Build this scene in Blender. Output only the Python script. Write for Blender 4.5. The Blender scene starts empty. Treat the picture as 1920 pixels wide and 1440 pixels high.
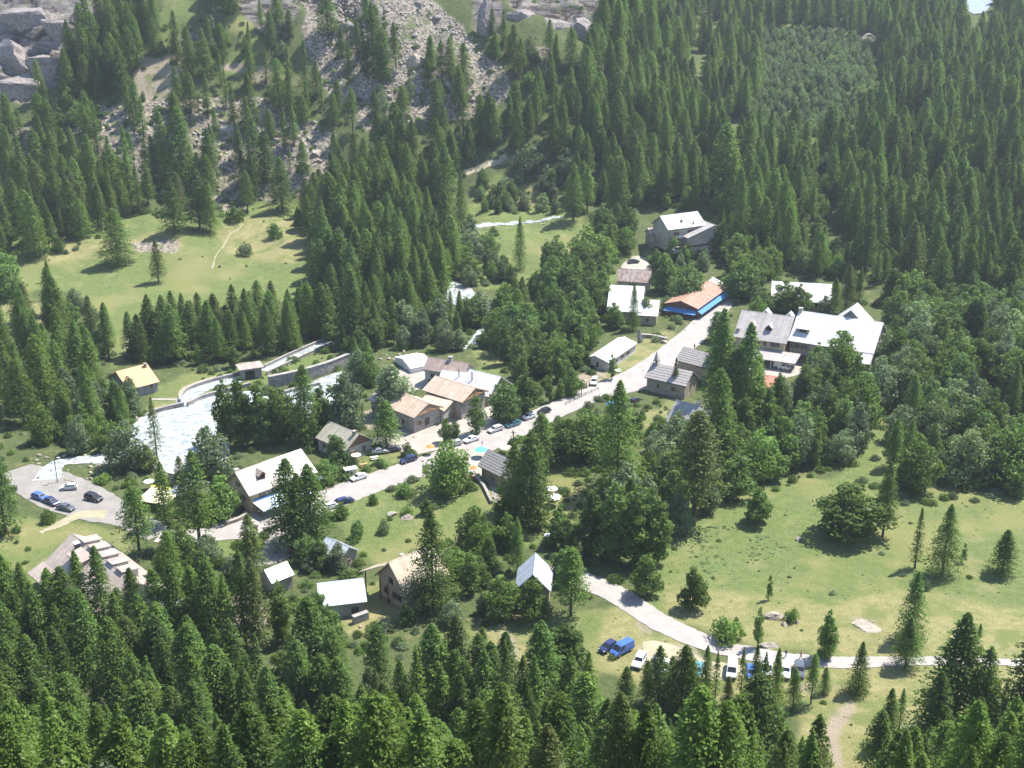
import bpy, bmesh, math, random
import numpy as np
from mathutils import Vector, Matrix
from mathutils.geometry import delaunay_2d_cdt
PI = math.pi
R = math.radians
S = bpy.context.scene
COL = S.collection

# ------------------------------------------------------------------ camera, world, sun, exposure
CZ = 131.0; PITCH = R(21.4); FPX = 2300.0
cd = bpy.data.cameras.new('camera'); cam = bpy.data.objects.new('camera', cd); COL.objects.link(cam)
cam.location = (0, 0, CZ); cam.rotation_euler = (R(90) - PITCH, 0, 0)
cd.sensor_width = 36; cd.lens = FPX / 1920 * 36; cd.clip_start = .5; cd.clip_end = 6000
S.camera = cam
SUN_AZ = math.atan2(.86, .50); SUN_EL = R(61)
w = bpy.data.worlds.new('World'); S.world = w; w.use_nodes = True
nt = w.node_tree; bg = nt.nodes['Background']
sky = nt.nodes.new('ShaderNodeTexSky'); sky.sky_type = 'NISHITA'; sky.sun_disc = False
sky.sun_elevation = SUN_EL; sky.sun_rotation = SUN_AZ; sky.altitude = 1500
nt.links.new(sky.outputs[0], bg.inputs[0]); bg.inputs[1].default_value = .15
sl = bpy.data.lights.new('sun', 'SUN'); sl.energy = 5.0; sl.angle = R(.5); sl.color = (1, .94, .84)
so = bpy.data.objects.new('sun', sl); COL.objects.link(so)
sd = Vector((math.sin(SUN_AZ) * math.cos(SUN_EL), math.cos(SUN_AZ) * math.cos(SUN_EL), math.sin(SUN_EL)))
so.rotation_euler = sd.to_track_quat('Z', 'Y').to_euler(); so.location = (100, 200, 400)
S.view_settings.view_transform = 'Standard'; S.view_settings.look = 'None'
S.view_settings.exposure = 1.08; S.view_settings.gamma = 1
S.view_settings.use_curve_mapping = False
cy = S.cycles
cy.max_bounces = 6; cy.diffuse_bounces = 3; cy.glossy_bounces = 2; cy.transmission_bounces = 3
cy.transparent_max_bounces = 6; cy.volume_bounces = 0; cy.caustics_reflective = False; cy.caustics_refractive = False
HAZE = .0001

rnd = random.Random(7)
rng = np.random.default_rng(7)

# ------------------------------------------------------------------ view maths (to place things on the ground)
cp, sp = math.cos(PITCH), math.sin(PITCH)
def ray(px, py):
    u = (px - 960) / FPX; v = (720 - py) / FPX
    return Vector((u, cp + v * sp, -sp + v * cp))
def project(x, y, z):
    dz = z - CZ
    d = y * cp - dz * sp
    up = y * sp + dz * cp
    return 960 + FPX * x / d, 720 - FPX * up / d, d
def on_plane(px, py, z):
    r = ray(px, py); t = (z - CZ) / r.z
    return Vector((r.x * t, r.y * t, z))

# ------------------------------------------------------------------ noise
_perm = np.random.default_rng(3).random((256, 256))
def vnoise(x, y):
    xi = np.floor(x).astype(int); yi = np.floor(y).astype(int)
    fx = x - xi; fy = y - yi
    fx = fx * fx * (3 - 2 * fx); fy = fy * fy * (3 - 2 * fy)
    a = _perm[xi & 255, yi & 255]; b = _perm[(xi + 1) & 255, yi & 255]
    c = _perm[xi & 255, (yi + 1) & 255]; d = _perm[(xi + 1) & 255, (yi + 1) & 255]
    return (a * (1 - fx) + b * fx) * (1 - fy) + (c * (1 - fx) + d * fx) * fy - .5
def fbm(x, y, o=4):
    s = 0; a = 1
    for i in range(o):
        s = s + a * vnoise(x * 2 ** i + 17 * i, y * 2 ** i + 31 * i); a *= .5
    return s
def sstep(a, b, x):
    t = np.clip((x - a) / (b - a), 0, 1); return t * t * (3 - 2 * t)

# ------------------------------------------------------------------ terrain height
LY = [-150, 0, 60, 148, 160, 385, 440, 500, 518, 560, 612, 700, 760, 1000]
LZ = [190, 129.2, 76, 0.6, 0, 0, 3, 10.5, 14.5, 45, 90, 150, 165, 172]
RY = [-150, 0, 60, 148, 160, 410, 450, 500, 560, 740, 850, 1000]
RZ = [190, 129.2, 76, 0.6, 0, 0, 4, 14, 28, 50, 71, 100]
def height(x, y):
    x = np.asarray(x, float); y = np.asarray(y, float)
    l = np.interp(y, LY, LZ); r = np.interp(y, RY, RZ)
    t = sstep(.03, .15, x / np.maximum(y, 60) + .03 * vnoise(x / 60, y / 60))
    h = l * (1 - t) + r * t
    amp = sstep(400, 520, y)
    h = h + amp * (fbm(x / 55, y / 55, 3) * 7 + (1 - t) * np.abs(fbm(x / 22 + 5, y / 30, 3)) * 5)
    h = h + .5 * fbm(x / 35 + 9, y / 35, 2) * sstep(165, 190, y)
    # low terrace under the river on the left
    return h
def hz(x, y): return float(height(x, y))
_Ys = np.arange(110, 1000, 1.0)
def ground(px, py):
    r = ray(px, py); k = 1 / r.y
    xs = r.x * k * _Ys; zs = CZ + r.z * k * _Ys
    below = np.nonzero(zs < height(xs, _Ys))[0]
    if len(below) == 0: Y = 990.
    else:
        a = _Ys[below[0]] - 1; b = a + 1
        for _ in range(8):
            m = (a + b) / 2
            if CZ + r.z * k * m < hz(r.x * k * m, m): b = m
            else: a = m
        Y = b
    X = r.x * k * Y
    return Vector((X, Y, hz(X, Y)))
def top_height(base, py):                    # metres that reach up to image row py from a base point
    r = ray(960, py); return CZ + r.z / r.y * base.y - base.z

def inpoly(px, py, poly):
    px = np.asarray(px); py = np.asarray(py)
    c = np.zeros(px.shape, bool); n = len(poly); j = n - 1
    for i in range(n):
        xi, yi = poly[i]; xj, yj = poly[j]
        if yi != yj:
            c ^= ((yi > py) != (yj > py)) & (px < (xj - xi) * (py - yi) / (yj - yi) + xi)
        j = i
    return c

# ------------------------------------------------------------------ materials
MATS = {}
def nodes_of(name):
    m = bpy.data.materials.new(name); m.use_nodes = True
    t = m.node_tree; b = t.nodes['Principled BSDF']
    return m, t, b
def N(t, kind, **kw):
    n = t.nodes.new(kind)
    for k, v in kw.items():
        if k in n.inputs: n.inputs[k].default_value = v
        else: setattr(n, k, v)
    return n
def mixc(t, f, a, b, blend='MIX'):
    m = t.nodes.new('ShaderNodeMix'); m.data_type = 'RGBA'; m.blend_type = blend
    for i, v in ((0, f), (6, a), (7, b)):
        if isinstance(v, (int, float)): m.inputs[i].default_value = v
        elif isinstance(v, tuple): m.inputs[i].default_value = (*v, 1) if len(v) == 3 else v
        else: t.links.new(v, m.inputs[i])
    return m.outputs[2]
def noise(t, scale, detail=4, rough=.6, coord=None, vec=None):
    n = N(t, 'ShaderNodeTexNoise'); n.inputs['Scale'].default_value = scale
    n.inputs['Detail'].default_value = detail; n.inputs['Roughness'].default_value = rough
    if vec is not None: t.links.new(vec, n.inputs['Vector'])
    return n.outputs['Fac']
def ramp(t, fac, a, b):
    m = t.nodes.new('ShaderNodeMapRange'); m.interpolation_type = 'SMOOTHSTEP'
    m.inputs[1].default_value = a; m.inputs[2].default_value = b; t.links.new(fac, m.inputs[0]); return m.outputs[0]
def obj_coord(t): return t.nodes.new('ShaderNodeTexCoord').outputs['Object']
def geo_pos(t): return t.nodes.new('ShaderNodeNewGeometry').outputs['Position']
def bumpn(t, b, h, strength, dist):
    n = t.nodes.new('ShaderNodeBump'); n.inputs['Strength'].default_value = strength
    n.inputs['Distance'].default_value = dist; t.links.new(h, n.inputs['Height']); t.links.new(n.outputs[0], b.inputs['Normal'])

def plain(name, c, c2=None, rough=.7, scale=1.5, metal=0, bump=0, spec=None):
    if name in MATS: return MATS[name]
    m, t, b = nodes_of(name)
    c2 = c2 or tuple(v * .72 for v in c)
    v = geo_pos(t) if bump >= 0 else obj_coord(t)
    n1 = noise(t, scale, 5, .65, vec=v); n2 = noise(t, scale * 7, 3, .6, vec=v)
    k = t.nodes.new('ShaderNodeMath'); k.operation = 'ADD'; t.links.new(n1, k.inputs[0]); t.links.new(n2, k.inputs[1])
    f = ramp(t, k.outputs[0], .82, 1.18)
    t.links.new(mixc(t, f, c, c2), b.inputs['Base Color'])
    b.inputs['Roughness'].default_value = rough; b.inputs['Metallic'].default_value = metal
    if spec is not None: b.inputs['Specular IOR Level'].default_value = spec
    if bump: bumpn(t, b, n2, .5, abs(bump))
    MATS[name] = m; return m
def stone(name, c1, c2, mortar, sx=1.4):
    m, t, b = nodes_of(name); v = geo_pos(t)
    vo = N(t, 'ShaderNodeTexVoronoi'); vo.inputs['Scale'].default_value = sx; t.links.new(v, vo.inputs['Vector'])
    e = N(t, 'ShaderNodeTexVoronoi'); e.feature = 'DISTANCE_TO_EDGE'; e.inputs['Scale'].default_value = sx; t.links.new(v, e.inputs['Vector'])
    sep = t.nodes.new('ShaderNodeSeparateColor'); t.links.new(vo.outputs['Color'], sep.inputs[0])
    c = mixc(t, sep.outputs[0], c1, c2)
    c = mixc(t, ramp(t, e.outputs['Distance'], .02, .07), mortar, c)
    n = noise(t, .35, 4, .6, vec=v); c = mixc(t, ramp(t, n, .5, .75), c, tuple(x * .55 for x in c1))
    t.links.new(c, b.inputs['Base Color']); b.inputs['Roughness'].default_value = .85
    bumpn(t, b, e.outputs['Distance'], .6, .05)
    MATS[name] = m; return m
def boards(name, c1, c2, scale=3.5, rough=.7, axis=0):
    m, t, b = nodes_of(name); v = obj_coord(t)
    mp = t.nodes.new('ShaderNodeMapping'); t.links.new(v, mp.inputs[0])
    mp.inputs['Scale'].default_value = (scale, .15, .15) if axis == 0 else (.15, scale, .15)
    n = noise(t, 1.0, 3, .6, vec=mp.outputs[0]); n2 = noise(t, 4, 4, .6, vec=v)
    c = mixc(t, ramp(t, n, .35, .65), c1, c2); c = mixc(t, ramp(t, n2, .5, .8), c, tuple(x * .6 for x in c2))
    t.links.new(c, b.inputs['Base Color']); b.inputs['Roughness'].default_value = rough
    MATS[name] = m; return m
def foliage(name, ca, cb, cc, trans=.3, odd=(.12, .135, .05)):
    m, t, b = nodes_of(name); t.nodes.remove(b)
    oi = t.nodes.new('ShaderNodeObjectInfo'); v = geo_pos(t)
    n = noise(t, .035, 2, .5, vec=v); n2 = noise(t, .9, 3, .6, vec=v)
    c = mixc(t, oi.outputs['Random'], ca, cb)
    c = mixc(t, ramp(t, n, .42, .66), c, cc)
    c = mixc(t, ramp(t, n2, .35, .8), c, tuple(x * 1.55 for x in cb))
    wn = t.nodes.new('ShaderNodeTexWhiteNoise'); wn.noise_dimensions = '1D'; t.links.new(oi.outputs['Random'], wn.inputs['W'])
    mr = t.nodes.new('ShaderNodeMapRange'); t.links.new(wn.outputs['Value'], mr.inputs[0]); mr.inputs[3].default_value = .62; mr.inputs[4].default_value = 1.30
    vm = t.nodes.new('ShaderNodeVectorMath'); vm.operation = 'SCALE'; t.links.new(c, vm.inputs[0]); t.links.new(mr.outputs[0], vm.inputs['Scale'])
    w2 = t.nodes.new('ShaderNodeTexWhiteNoise'); w2.noise_dimensions = '1D'; ad = t.nodes.new('ShaderNodeMath'); ad.inputs[1].default_value = 3.7; t.links.new(oi.outputs['Random'], ad.inputs[0]); t.links.new(ad.outputs[0], w2.inputs['W'])
    c = mixc(t, ramp(t, w2.outputs['Value'], .86, 1.05), vm.outputs[0], odd)
    d = t.nodes.new('ShaderNodeBsdfDiffuse'); tr = t.nodes.new('ShaderNodeBsdfTranslucent'); g = t.nodes.new('ShaderNodeBsdfGlossy')
    g.inputs['Roughness'].default_value = .45; g.inputs['Color'].default_value = (.55, .62, .6, 1)
    t.links.new(c, d.inputs[0]); t.links.new(mixc(t, .45, c, (.16, .24, .04)), tr.inputs[0])
    ms = t.nodes.new('ShaderNodeMixShader'); ms.inputs[0].default_value = trans
    t.links.new(d.outputs[0], ms.inputs[1]); t.links.new(tr.outputs[0], ms.inputs[2])
    m2 = t.nodes.new('ShaderNodeMixShader'); m2.inputs[0].default_value = .012
    t.links.new(ms.outputs[0], m2.inputs[1]); t.links.new(g.outputs[0], m2.inputs[2])
    t.links.new(m2.outputs[0], t.nodes['Material Output'].inputs[0])
    MATS[name] = m; return m

foliage('larch_needles', (.088, .158, .034), (.135, .212, .040), (.070, .138, .040), .50, (.120, .130, .046))
foliage('broad_leaves', (.092, .165, .044), (.150, .235, .054), (.094, .168, .066), .50, (.165, .215, .07))
foliage('grey_leaves', (.135, .190, .100), (.170, .225, .118), (.140, .195, .108), .42, (.19, .22, .12))
foliage('weed_leaves', (.150, .230, .085), (.190, .260, .11), (.160, .225, .095), .4, (.2, .24, .1))
plain('bark', (.085, .068, .052), (.05, .04, .032), .95, 3, bump=.03)
plain('pale_bark', (.16, .14, .12), (.10, .085, .07), .95, 3, bump=.03)

def terrain_mat():
    m, t, b = nodes_of('ground_cover'); v = geo_pos(t)
    at = t.nodes.new('ShaderNodeAttribute'); at.attribute_name = 'zone'
    sep = t.nodes.new('ShaderNodeSeparateColor'); t.links.new(at.outputs['Color'], sep.inputs[0])
    a2 = t.nodes.new('ShaderNodeAttribute'); a2.attribute_name = 'zone2'
    sep2 = t.nodes.new('ShaderNodeSeparateColor'); t.links.new(a2.outputs['Color'], sep2.inputs[0])
    nf = noise(t, .12, 6, .65, vec=v); nm = noise(t, .5, 5, .7, vec=v); ns = noise(t, 2.6, 4, .7, vec=v); nb = noise(t, .03, 3, .5, vec=v)
    def soft(mask, lo=.22, hi=.85):
        k = t.nodes.new('ShaderNodeMath'); k.operation = 'MULTIPLY_ADD'; t.links.new(nf, k.inputs[0]); k.inputs[1].default_value = .9
        k2 = t.nodes.new('ShaderNodeMath'); k2.operation = 'SUBTRACT'; k2.inputs[1].default_value = .45
        t.links.new(mask, k.inputs[2]); t.links.new(k.outputs[0], k2.inputs[0]); return ramp(t, k2.outputs[0], lo, hi)
    # undergrowth
    base = mixc(t, ramp(t, nm, .3, .7), (.050, .082, .028), (.100, .130, .045))
    base = mixc(t, ramp(t, ns, .45, .75), base, (.145, .130, .070)); base = mixc(t, ramp(t, nf, .55, .7), base, (.155, .155, .07))
    # lush meadow
    grass = mixc(t, ramp(t, nm, .3, .72), (.112, .158, .048), (.175, .205, .075))
    grass = mixc(t, ramp(t, ns, .48, .72), grass, (.078, .118, .040))
    grass = mixc(t, ramp(t, nb, .48, .66), grass, (.20, .205, .080)); grass = mixc(t, ramp(t, nf, .52, .70), grass, (.21, .21, .09))
    dry = mixc(t, ramp(t, nm, .3, .7), (.205, .205, .085), (.30, .27, .135)); dry = mixc(t, ramp(t, nf, .46, .62), dry, (.155, .185, .065))
    dry = mixc(t, ramp(t, ns, .5, .8), dry, (.17, .17, .07))
    dirt = mixc(t, ramp(t, ns, .3, .7), (.25, .21, .155), (.35, .30, .235)); dirt = mixc(t, ramp(t, nf, .50, .62), dirt, (.16, .17, .075))
    # rock, with ledges
    mp = t.nodes.new('ShaderNodeMapping'); t.links.new(v, mp.inputs[0]); mp.inputs['Rotation'].default_value = (.2, .6, 0)
    mp.inputs['Scale'].default_value = (.10, .10, .42)
    nd = N(t, 'ShaderNodeTexNoise'); nd.inputs['Scale'].default_value = .5; nd.inputs['Detail'].default_value = 9; nd.inputs['Roughness'].default_value = .68; nd.inputs['Distortion'].default_value = 1.6
    t.links.new(mp.outputs[0], nd.inputs['Vector']); nl = nd.outputs['Fac']
    rock = mixc(t, ramp(t, nl, .40, .60), (.07, .063, .058), (.27, .25, .23))
    rock = mixc(t, ramp(t, nm, .50, .66), rock, (.225, .18, .15))
    rock = mixc(t, ramp(t, nb, .50, .62), rock, (.165, .152, .142), 'MIX'); rock = mixc(t, ramp(t, nl, .40, .46), (.05, .043, .043), rock); rock = mixc(t, ramp(t, nf, .56, .66), rock, (.11, .13, .055))
    vo = N(t, 'ShaderNodeTexVoronoi'); vo.inputs['Scale'].default_value = .75; t.links.new(v, vo.inputs['Vector'])
    sc_ = t.nodes.new('ShaderNodeSeparateColor'); t.links.new(vo.outputs['Color'], sc_.inputs[0])
    scree = mixc(t, sc_.outputs[0], (.19, .162, .13), (.40, .35, .29))
    scree = mixc(t, ramp(t, vo.outputs['Distance'], .45, .8), scree, (.11, .10, .09))
    scree = mixc(t, ramp(t, nf, .52, .64), scree, (.13, .15, .065))
    c = mixc(t, soft(sep.outputs[1]), base, grass)
    c = mixc(t, soft(sep.outputs[2]), c, dry)
    c = mixc(t, soft(sep2.outputs[0]), c, dirt)
    c = mixc(t, soft(sep2.outputs[1]), c, scree)
    c = mixc(t, soft(sep.outputs[0]), c, rock)
    t.links.new(c, b.inputs['Base Color']); b.inputs['Roughness'].default_value = .95; b.inputs['Specular IOR Level'].default_value = .15
    k = t.nodes.new('ShaderNodeMath'); k.operation = 'ADD'; t.links.new(nl, k.inputs[0]); t.links.new(ns, k.inputs[1])
    bumpn(t, b, k.outputs[0], .7, .8)
    MATS['ground_cover'] = m; return m
terrain_mat()

def road_mat(name, c1, c2, c3):
    m, t, b = nodes_of(name); v = geo_pos(t)
    n = noise(t, .25, 5, .65, vec=v); n2 = noise(t, 3, 4, .7, vec=v)
    c = mixc(t, ramp(t, n, .35, .65), c1, c2); c = mixc(t, ramp(t, n2, .5, .8), c, c3)
    t.links.new(c, b.inputs['Base Color']); b.inputs['Roughness'].default_value = .75; bumpn(t, b, n2, .3, .02)
    MATS[name] = m; return m
road_mat('worn_asphalt', (.335, .31, .29), (.275, .253, .238), (.20, .186, .175))
road_mat('grey_asphalt', (.245, .23, .21), (.20, .187, .172), (.29, .27, .245))
road_mat('pale_gravel', (.37, .335, .295), (.29, .26, .222), (.21, .19, .155))
road_mat('footpath_dirt', (.34, .30, .21), (.27, .24, .15), (.20, .20, .10))
def water_mat():
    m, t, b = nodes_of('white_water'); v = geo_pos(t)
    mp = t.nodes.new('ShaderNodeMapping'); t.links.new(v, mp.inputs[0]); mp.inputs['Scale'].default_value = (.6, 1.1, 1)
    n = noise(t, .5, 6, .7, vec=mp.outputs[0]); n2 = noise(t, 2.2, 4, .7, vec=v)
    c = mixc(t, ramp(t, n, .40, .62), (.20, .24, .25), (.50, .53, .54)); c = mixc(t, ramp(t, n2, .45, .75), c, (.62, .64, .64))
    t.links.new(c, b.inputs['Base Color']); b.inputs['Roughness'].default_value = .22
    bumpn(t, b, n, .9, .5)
    MATS['white_water'] = m
water_mat()
plain('concrete', (.34, .32, .30), (.22, .205, .19), .85, .6, bump=.02)
plain('stained_concrete', (.33, .31, .30), (.13, .12, .12), .85, 1.2, bump=.05)
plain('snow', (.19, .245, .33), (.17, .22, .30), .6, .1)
plain('plaster', (.40, .365, .30), (.30, .27, .22), .85, .5)
plain('cream_plaster', (.58, .50, .34), (.46, .39, .26), .85, .5)
plain('white_plaster', (.62, .60, .57), (.48, .45, .43), .85, .5)
plain('tan_plaster', (.50, .41, .28), (.40, .32, .21), .85, .5)
plain('grey_plaster', (.40, .40, .39), (.29, .285, .28), .85, .6)
stone('masonry', (.36, .345, .33), (.25, .235, .225), (.43, .41, .38))
stone('old_masonry', (.40, .35, .27), (.24, .21, .165), (.33, .29, .23), 1.8)
boards('brown_wood', (.16, .085, .055), (.10, .055, .038))
boards('dark_wood', (.085, .060, .045), (.05, .036, .028))
boards('new_wood', (.52, .30, .15), (.40, .22, .10))
boards('orange_wood', (.55, .28, .10), (.45, .22, .08))
plain('white_metal', (.66, .66, .66), (.52, .52, .525), .42, .4, bump=0)
plain('blue_metal', (.50, .55, .61), (.41, .46, .53), .4, .4)
plain('shaded_grey_blue_sheet', (.34, .42, .44), (.24, .31, .33), .45, 1.2)  # grey-blue pavilion sheet, its colour darkened to carry the larches' shade
plain('tan_roof', (.50, .415, .32), (.41, .335, .255), .55, .5)
plain('new_roof', (.56, .44, .34), (.46, .355, .27), .5, .7)
plain('pink_roof', (.44, .365, .315), (.35, .29, .25), .55, .6)
plain('brown_roof', (.35, .27, .23), (.28, .215, .185), .65, .6)
plain('grey_roof', (.40, .375, .355), (.31, .29, .275), .55, .6)
plain('sheet_grey_roof', (.42, .39, .37), (.33, .305, .29), .45, .5)
plain('yellow_grey_roof', (.42, .40, .31), (.33, .31, .24), .65, .5)
plain('orange_roof', (.66, .36, .15), (.55, .29, .12), .55, .7)
plain('plank_grey', (.42, .39, .37), (.31, .285, .27), .7, 1.5)
plain('plank_gap', (.13, .11, .105), (.09, .075, .07), .9, 1.5)
plain('rust_roof', (.44, .27, .195), (.31, .165, .115), .6, 1.0)
plain('rust_streak_roof', (.58, .53, .49), (.36, .19, .13), .55, .8)
plain('red_roof', (.42, .15, .10), (.33, .12, .08), .6, 1.0)
plain('dark_metal', (.09, .09, .095), (.06, .06, .065), .5, 2)
plain('glass_dark', (.025, .03, .035), (.018, .02, .025), .12, 2)
plain('window_frame', (.34, .27, .2), (.26, .2, .15), .6, 2)
plain('white_paint', (.78, .78, .76), (.68, .68, .66), .5, 2)
plain('blue_fabric', (.08, .24, .50), (.06, .19, .42), .8, 2)
plain('teal_fabric', (.10, .55, .50), (.08, .46, .42), .8, 2)
plain('white_fabric', (.84, .84, .85), (.74, .74, .76), .85, 2)
plain('pale_blue_fabric', (.62, .74, .86), (.55, .67, .8), .7, 1)
plain('orange_fabric', (.80, .24, .06), (.7, .2, .05), .8, 2)
plain('yellow_fabric', (.82, .66, .12), (.7, .55, .1), .8, 2)
plain('cream_fabric', (.82, .76, .50), (.74, .68, .45), .8, 1)
plain('tyre', (.025, .025, .026), (.02, .02, .02), .9, 3)
plain('hubcap', (.5, .5, .52), (.4, .4, .42), .35, 3, metal=.6)
plain('lamp_glass', (.85, .85, .8), (.75, .75, .7), .15, 3)
plain('tail_red', (.5, .03, .02), (.4, .02, .02), .25, 3)
for n_, c_ in dict(silver=(.55, .56, .57), white=(.82, .82, .82), black=(.025, .025, .03), navy=(.025, .04, .11), blue=(.06, .14, .42), teal=(.10, .26, .30),
                   grey=(.16, .17, .18), darkgreen=(.07, .09, .08), skyblue=(.10, .30, .55), slate=(.09, .10, .12), red=(.40, .04, .03)).items():
    plain('paint_' + n_, c_, tuple(v * .93 for v in c_), .25, .8)
plain('skin', (.55, .36, .26), (.5, .32, .23), .6, 5)
for n_, c_ in dict(dark=(.04, .04, .06), red=(.45, .06, .05), blue=(.08, .14, .4), pale=(.6, .58, .52), yellow=(.7, .5, .08)).items():
    plain('cloth_' + n_, c_, tuple(v * .8 for v in c_), .85, 8)
def boulder_mat(name, a, b_, moss):
    m, t, b = nodes_of(name); v = geo_pos(t)
    n = noise(t, .9, 6, .7, vec=v); n2 = noise(t, 5, 4, .7, vec=v)
    oi = t.nodes.new('ShaderNodeObjectInfo')
    c = mixc(t, ramp(t, n, .35, .65), a, b_); c = mixc(t, ramp(t, n2, .55, .8), c, moss)
    t.links.new(c, b.inputs['Base Color']); b.inputs['Roughness'].default_value = .9
    bumpn(t, b, n, .8, .25); MATS[name] = m
boulder_mat('boulder_stone', (.38, .345, .295), (.25, .22, .185), (.15, .14, .10))
boulder_mat('pale_stone', (.40, .35, .29), (.26, .22, .18), (.17, .15, .11))
boulder_mat('cliff_stone', (.29, .255, .245), (.15, .13, .125), (.22, .175, .16))
def streak(name, amt=.45, sc=2.2):
    t = MATS[name].node_tree; b = t.nodes['Principled BSDF']; src = b.inputs['Base Color'].links[0].from_socket
    mp = t.nodes.new('ShaderNodeMapping'); t.links.new(obj_coord(t), mp.inputs[0]); mp.inputs['Scale'].default_value = (sc, .12, .12)
    n = noise(t, 1.0, 3, .6, vec=mp.outputs[0]); n2 = noise(t, .5, 4, .65, vec=obj_coord(t))
    g = t.nodes.new('ShaderNodeMix'); g.data_type = 'RGBA'; g.blend_type = 'MULTIPLY'; g.inputs[0].default_value = 1
    t.links.new(src, g.inputs[6]); c = mixc(t, ramp(t, n, .35, .7), (1, 1, 1), (1 - amt, 1 - amt, 1 - amt * .95)); c = mixc(t, ramp(t, n2, .55, .75), c, (.72, .68, .60)); t.links.new(c, g.inputs[7])
    t.links.new(g.outputs[2], b.inputs['Base Color'])
for n_ in ('white_metal', 'blue_metal', 'sheet_grey_roof', 'new_roof', 'orange_roof', 'pink_roof', 'tan_roof', 'rust_roof', 'rust_streak_roof', 'grey_roof', 'yellow_grey_roof', 'brown_roof', 'shaded_grey_blue_sheet'): streak(n_, .28)
for n_ in ('plaster', 'cream_plaster', 'white_plaster', 'tan_plaster', 'grey_plaster'): streak(n_, .22, .6)
M = MATS

# ------------------------------------------------------------------ object helpers
def tag(o, label, cat, group=None, kind=None):
    if label: o['label'] = label
    if cat: o['category'] = cat
    if group: o['group'] = group
    if kind: o['kind'] = kind
    return o
def link(name, mesh, parent=None):
    o = bpy.data.objects.new(name, mesh); COL.objects.link(o)
    if parent: o.parent = parent
    return o
def thing(name, label, cat, loc=(0, 0, 0), rz=0, group=None):
    o = bpy.data.objects.new(name, None); COL.objects.link(o); o.empty_display_size = .5
    o.location = loc; o.rotation_euler = (0, 0, rz)
    return tag(o, label, cat, group)
class MB:
    """collects simple solids into one mesh"""
    def __init__(s): s.v = []; s.f = []; s.m = []
    def add(s, vs, fs, mi=0):
        b = len(s.v); s.v += [tuple(v) for v in vs]; s.f += [tuple(b + i for i in f) for f in fs]; s.m += [mi] * len(fs); return s
    def box(s, x0, y0, z0, x1, y1, z1, mi=0):
        return s.add([(x0, y0, z0), (x1, y0, z0), (x1, y1, z0), (x0, y1, z0), (x0, y0, z1), (x1, y0, z1), (x1, y1, z1), (x0, y1, z1)],
                     [(0, 3, 2, 1), (4, 5, 6, 7), (0, 1, 5, 4), (1, 2, 6, 5), (2, 3, 7, 6), (3, 0, 4, 7)], mi)
    def prism(s, poly, a, b, axis='y', mi=0):
        n = len(poly)
        def P(p, t):
            return (p[0], t, p[1]) if axis == 'y' else ((t, p[0], p[1]) if axis == 'x' else (p[0], p[1], t))
        vs = [P(p, a) for p in poly] + [P(p, b) for p in poly]
        fs = [tuple(range(n))[::-1], tuple(range(n, 2 * n))] + [(i, (i + 1) % n, n + (i + 1) % n, n + i) for i in range(n)]
        return s.add(vs, fs, mi)
    def slab(s, quad, th, mi=0):
        q = [Vector(p) for p in quad]; nrm = (q[1] - q[0]).cross(q[3] - q[0]).normalized()
        if nrm.z < 0: nrm = -nrm
        vs = q + [p - nrm * th for p in q]
        return s.add(vs, [(0, 1, 2, 3), (7, 6, 5, 4), (0, 4, 5, 1), (1, 5, 6, 2), (2, 6, 7, 3), (3, 7, 4, 0)], mi)
    def tube(s, a, b, ra, rb=None, n=8, mi=0):
        rb = ra if rb is None else rb; a = Vector(a); b = Vector(b); d = (b - a).normalized()
        u = d.orthogonal().normalized(); w_ = d.cross(u)
        vs = [a + (u * math.cos(2 * PI * i / n) + w_ * math.sin(2 * PI * i / n)) * ra for i in range(n)]
        vs += [b + (u * math.cos(2 * PI * i / n) + w_ * math.sin(2 * PI * i / n)) * rb for i in range(n)]
        return s.add(vs, [tuple(range(n))[::-1], tuple(range(n, 2 * n))] + [(i, (i + 1) % n, n + (i + 1) % n, n + i) for i in range(n)], mi)
    def mesh(s, name, mats, smooth=False):
        me = bpy.data.meshes.new(name); me.from_pydata(s.v, [], s.f)
        for m in (mats if isinstance(mats, (list, tuple)) else [mats]): me.materials.append(m)
        if any(s.m): me.polygons.foreach_set('material_index', s.m)
        bm = bmesh.new(); bm.from_mesh(me); bmesh.ops.recalc_face_normals(bm, faces=bm.faces); bm.to_mesh(me); bm.free()
        if smooth: me.polygons.foreach_set('use_smooth', [True] * len(me.polygons))
        me.update(); return me
    def obj(s, name, mats, parent=None, smooth=False): return link(name, s.mesh(name, mats, smooth), parent)
def copy_tree(o, parent=None):
    c = o.copy(); COL.objects.link(c); c.parent = parent
    for ch in o.children: copy_tree(ch, c)
    return c
def fast_mesh(name, V, F, mats, smooth=False, n=4):
    me = bpy.data.meshes.new(name); V = np.asarray(V, np.float32); F = np.asarray(F, np.int32)
    me.vertices.add(len(V)); me.vertices.foreach_set('co', V.ravel())
    me.loops.add(F.size); me.loops.foreach_set('vertex_index', F.ravel())
    me.polygons.add(len(F)); me.polygons.foreach_set('loop_start', np.arange(0, F.size, n, dtype=np.int32))
    if smooth: me.polygons.foreach_set('use_smooth', np.ones(len(F), bool))
    for m in (mats if isinstance(mats, (list, tuple)) else [mats]): me.materials.append(m)
    me.update(calc_edges=True); me.validate(); return me

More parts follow.
